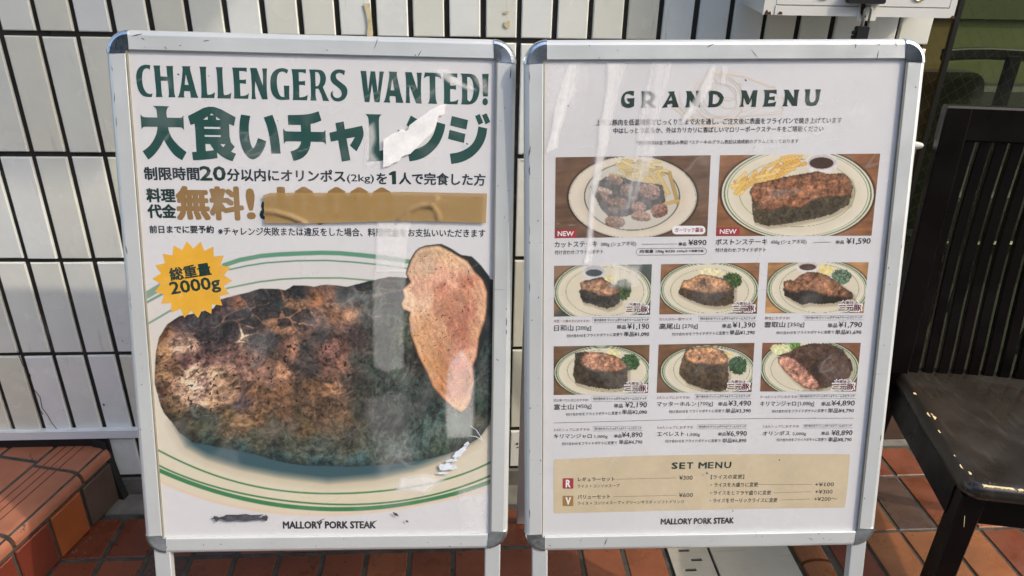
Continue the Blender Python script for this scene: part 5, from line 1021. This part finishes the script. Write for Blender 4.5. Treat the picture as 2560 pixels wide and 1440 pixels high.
# ------------------------------------------------------------------ chair
def chair(name, org, yaw, label, group, seatm, scale=1.0):
    """origin: front-left corner of the seat on the floor; faces the camera side (-y) turned by yaw"""
    root = empty(name, org, label, "chair", group)
    rx_ = Vector((math.cos(yaw), math.sin(yaw), 0)); bk_ = Vector((-math.sin(yaw), math.cos(yaw), 0)); o = Vector(org)
    def P(a, c, z_): return o+rx_*(a*scale)+bk_*(c*scale)+Z*(z_*scale)
    Wd, Dp, SH = .43, .375, .440
    # seat: rounded slab, front corners rounded, slightly dished
    pr = []; r_ = .03
    for cx, cy, a0 in ((Wd-r_, r_, -90), (Wd-.012, Dp+.03, 0)):
        rr_ = r_ if cy < .1 else .012
        for k in range(7): t = math.radians(a0+90*k/6); pr.append((cx+rr_*math.cos(t), cy+rr_*math.sin(t)))
    for k in range(1, 8): pr.append((Wd-Wd*k/8., Dp+.042+.022*math.sin(math.pi*k/8)))
    for cx, cy, a0 in ((.012, Dp+.03, 90), (r_, r_, 180)):
        rr_ = r_ if cy < .1 else .012
        for k in range(7): t = math.radians(a0+90*k/6); pr.append((cx+rr_*math.cos(t), cy+rr_*math.sin(t)))
    cx_, cy_ = Wd/2, Dp/2; n = len(pr); lv = []
    for (ins, zz) in [(.012, SH-.032), (.002, SH-.028), (0, SH-.018), (.002, SH-.008), (.008, SH-.002), (.018, SH), (.05, SH-.003), (.11, SH-.006)]:
        ring = []
        for (a, c) in pr:
            dx, dy = a-cx_, c-cy_; L = math.hypot(dx, dy); f = (L-ins)/L; ring.append(P(cx_+dx*f, cy_+dy*f, zz))
        lv.append(ring)
    b = MB(); b.add([v for r in lv for v in r]+[P(cx_, cy_, SH-.007)], [(i*n+k, i*n+(k+1) % n, (i+1)*n+(k+1) % n, (i+1)*n+k) for i in range(len(lv)-1) for k in range(n)]+[tuple(range(n))[::-1]]+[((len(lv)-1)*n+k, (len(lv)-1)*n+(k+1) % n, len(lv)*n) for k in range(n)])
    seat = b.build("seat", seatm, root, smooth=True)
    for (a, c, ex) in ((.014, .030, 0), (Wd-.014, .030, 1)):
        b = MB(); b.sweep([P(a+(.012 if not ex else -.012), c, SH-.03), P(a+(.004 if not ex else -.004), c-.004, .0)], bevrect(.021, .021, .003), side=rx_); b.build("front_leg", M_wood, root)
    b = MB(); b.box(P(.012, Dp/2+.02, SH-.062), (.010, Dp/2-.02, .034), (rx_, bk_, Z)); b.build("apron", M_wood, root)
    b = MB(); b.box(P(Wd-.012, Dp/2+.02, SH-.062), (.010, Dp/2-.02, .034), (rx_, bk_, Z)); b.build("apron", M_wood, root)
    b = MB(); b.box(P(Wd/2, .030, SH-.062), (Wd/2-.045, .010, .034), (rx_, bk_, Z)); b.build("apron", M_wood, root)
    b = MB(); b.box(P(Wd/2, Dp+.01, SH-.062), (Wd/2-.03, .010, .034), (rx_, bk_, Z)); b.build("apron", M_wood, root)
    def cy(z_):  # back profile: sweeps from behind the legs up and backwards
        return Dp+.020+.035*((z_-SH)/.58)**2*1.6+.028*(1-min(1, z_/SH))*1.5+(.020*math.sin(math.pi*(z_-SH)/.58) if z_ > SH else 0)
    zs = [0, .15, .30, SH, .50, .56, .64, .72, .80, .88, .96, 1.012]
    for a in (-.002, Wd+.002):
        b = MB(); b.sweep([P(a, cy(z_), z_) for z_ in zs], bevrect(.024, .014, .003), side=rx_); b.build("back_post", M_wood, root)
    b = MB(); b.sweep([P(-.026+(Wd+.052)*k/8., cy(.985)+.012*math.sin(math.pi*k/8), .983) for k in range(9)], bevrect(.012, .035, .004), side=bk_); b.build("top_rail", M_wood, root)
    b = MB(); b.sweep([P(.03+(Wd-.06)*k/8., cy(.44)+.018*math.sin(math.pi*k/8), .418) for k in range(9)], bevrect(.010, .016, .003), side=bk_); b.build("lower_rail", M_wood, root)
    ns = 12
    for k in range(ns):
        a = .036+(Wd-.072)*k/(ns-1); bow = .016*math.sin(math.pi*(k+.5)/ns)
        b = MB(); b.sweep([P(a, cy(z_)+bow+.016*math.sin(math.pi*(z_-SH)/.56), z_) for z_ in [.425, .50, .56, .63, .70, .77, .84, .90, .955]], bevrect(.0112, .007, .002), side=rx_); b.build("slat", M_wood, root)
    return root, P, SH, Wd, seat
ch, PC, SH, Wd, seat = chair("slatted_chair", (.775, -.548, 0), math.radians(-12), "dark worn wooden chair with slatted back beside the menu board", None, M_seat)
# bare wood where the lacquer has chipped off the seat edge
def chip(pts, z_=None, name="chipped_edge"):
    b = MB(); V = [PC(a, c, (z_ or SH)+.0006) for a, c in pts]+[PC(a, c, (z_ or SH)-.003) for a, c in pts]; n = len(pts)
    b.add(V, [tuple(range(n)), tuple(range(n, 2*n))[::-1]]+[(k, n+k, n+(k+1) % n, (k+1) % n) for k in range(n)]); b.build(name, M_chip, seat)
def strip(a0, a1, c, wd, k=14, z_=None):
    r_ = random.Random(int(a0*1e4)); up_ = [(a0+(a1-a0)*i/k, c+wd*(.5+.5*r_.random())*math.sin(math.pi*min(1, max(.06, i/k)))**.4) for i in range(k+1)]
    lo = [(a0+(a1-a0)*i/k, c-.002*r_.random()) for i in range(k, -1, -1)]; chip(lo[::-1]+up_[::-1], z_)
strip(.030, .082, .007, .014, z_=SH-.0012); strip(.087, .100, .006, .006, 6, z_=SH-.0012); strip(.110, .330, .007, .016, 30, z_=SH-.0012)
for (a, c, s_) in [(.013, .225, .006), (.018, .215, .005), (.013, .165, .005), (.010, .30, .004), (.014, .09, .003), (.013, .058, .004), (.02, .04, .003)]:
    chip([(a+s_*x_*random.uniform(.5, 1.2), c+s_*1.6*y_*random.uniform(.5, 1.2)) for x_, y_ in circ(1, 8)], SH-.001)
# scratches on the lacquer
for (z_a, z_b, a) in [(.50, .60, .001)]: pass
for (za, zb3, off) in [(.345, .372, 0), (.17, .18, 0)]:
    b = MB(); b.sweep([PC(.0295-.0075-.004*t/10, .0048+.0005*t, za+(zb3-za)*t/10) for t in range(11)], RECT(.0004, .0004), side=X); b.build("worn_edge", M_chip, ch)
ob = empty("open_back_chair", (1.45, .5, 0), "black open backed chair inside the room behind the wired glass", "chair")
for a in (1.408, 1.80):
    b = MB(); b.sweep([(a+.02, .60, 0), (a+.012, .52, .45), (a, .50, 1.03)], bevrect(.017, .012, .003), side=X); b.build("back_post", M_wood, ob)
b = MB(); b.sweep([(1.20+.7*k/10, .495+.03*math.sin(math.pi*k/10), 1.032+.004*math.sin(k)) for k in range(11)], bevrect(.010, .0155, .004), side=Y); b.build("top_rail", M_wood, ob)
b = MB(); b.box((1.60, .74, .44), (.20, .20, .022), bev=.008); b.build("seat", M_wood, ob)
for a in (1.44, 1.78): b = MB(); b.sweep([(a, .90, .42), (a, .91, .02)], bevrect(.018, .018, .003), side=X); b.build("leg", M_wood, ob)
bn = empty("wall_bench", (2.0, 1.45, .02), "black bench along the olive wall inside the dim room", "bench")
b = MB(); b.box((2.1, 1.62, .40), (1.2, .06, .36), bev=.02); b.build("backrest", M_dark, bn)
b = MB(); b.box((2.1, 1.36, .22), (1.2, .20, .20), bev=.02); b.build("seat", M_dark, bn)
up = empty("padded_chair", (1.27, .62, 0), "dark padded chair with rounded back behind the window joint", "chair")
b = MB(); b.prism(rrect(-.17, -.24, .125, .24, .05), (1.275, .57, .735), X, Z, Y, 0, .05); b.build("backrest", M_dark, up)
b = MB(); b.box((1.255, .80, .43), (.15, .19, .045), bev=.02); b.build("seat", M_dark, up)
for a in (1.13, 1.38):
    for c in (.63, .96): b = MB(); b.box((a, c, .21), (.016, .016, .18)); b.build("leg", M_dark, up)

# scuffs and hairline scratches on the aluminium rails
rq = random.Random(21)
for n, root in ((0, s1), (1, s2)):
    for k in range(46):
        side = rq.random(); u0 = rq.choice([-1, 1])*(W2+rq.uniform(.002, .024)) if side < .62 else rq.uniform(-W2, W2)
        v0 = rq.uniform(0, HH) if side < .62 else rq.choice([-rq.uniform(.002, .024), HH+rq.uniform(.002, .024)])
        edge_ = rq.random() < .45
        if edge_ and side < .62: u0 = math.copysign(W2+.0212, u0)
        L = rq.uniform(.003, .020) if edge_ else rq.uniform(.001, .006); a = math.pi/2+rq.uniform(-.15, .15) if (edge_ and side < .62) else rq.uniform(0, math.pi); wd = rq.uniform(.00025, .0009)
        m0 = [(u0+L*(t-.5)*math.cos(a)-sg*wd*math.sin(math.pi*t)*math.sin(a)+rq.uniform(-.0002, .0002), v0+L*(t-.5)*math.sin(a)+sg*wd*math.sin(math.pi*t)*math.cos(a)) for sg, ts in ((1, [0, .3, .5, .8, 1]), (-1, [.8, .5, .3])) for t in ts]
        q = onp(n, [p[0] for p in m0], [p[1] for p in m0], .00625); mesh("scuff_mark", q, [tuple(range(len(m0)))], M_smear, root)
# grit along the foot of the step and in the floor joints
gr_ = MB(); rg_ = random.Random(4)
for k in range(190):
    if k < 110: t = rg_.uniform(0, .45); p = SO+SL*t+SN*(.012+abs(rg_.gauss(0, .012))); x_, y_ = p.x, p.y
    else: x_, y_ = rg_.uniform(-1.1, 1.3), rg_.choice([-.2185, -.084, -.2025])+rg_.gauss(0, .006)
    s_ = rg_.uniform(.0005, .0016); a = rg_.uniform(0, 3)
    gr_.box((x_, y_, .0005), (s_, s_*.7, s_*.5), (Vector((math.cos(a), math.sin(a), 0)), Vector((-math.sin(a), math.cos(a), 0)), Z))
tag(gr_.build("grit", mat("grit", (.11, .095, .08), .9, vary=.5, vscale=200)), "pale grit and crumbs scattered along the floor joints and step foot", "grit", kind="stuff")
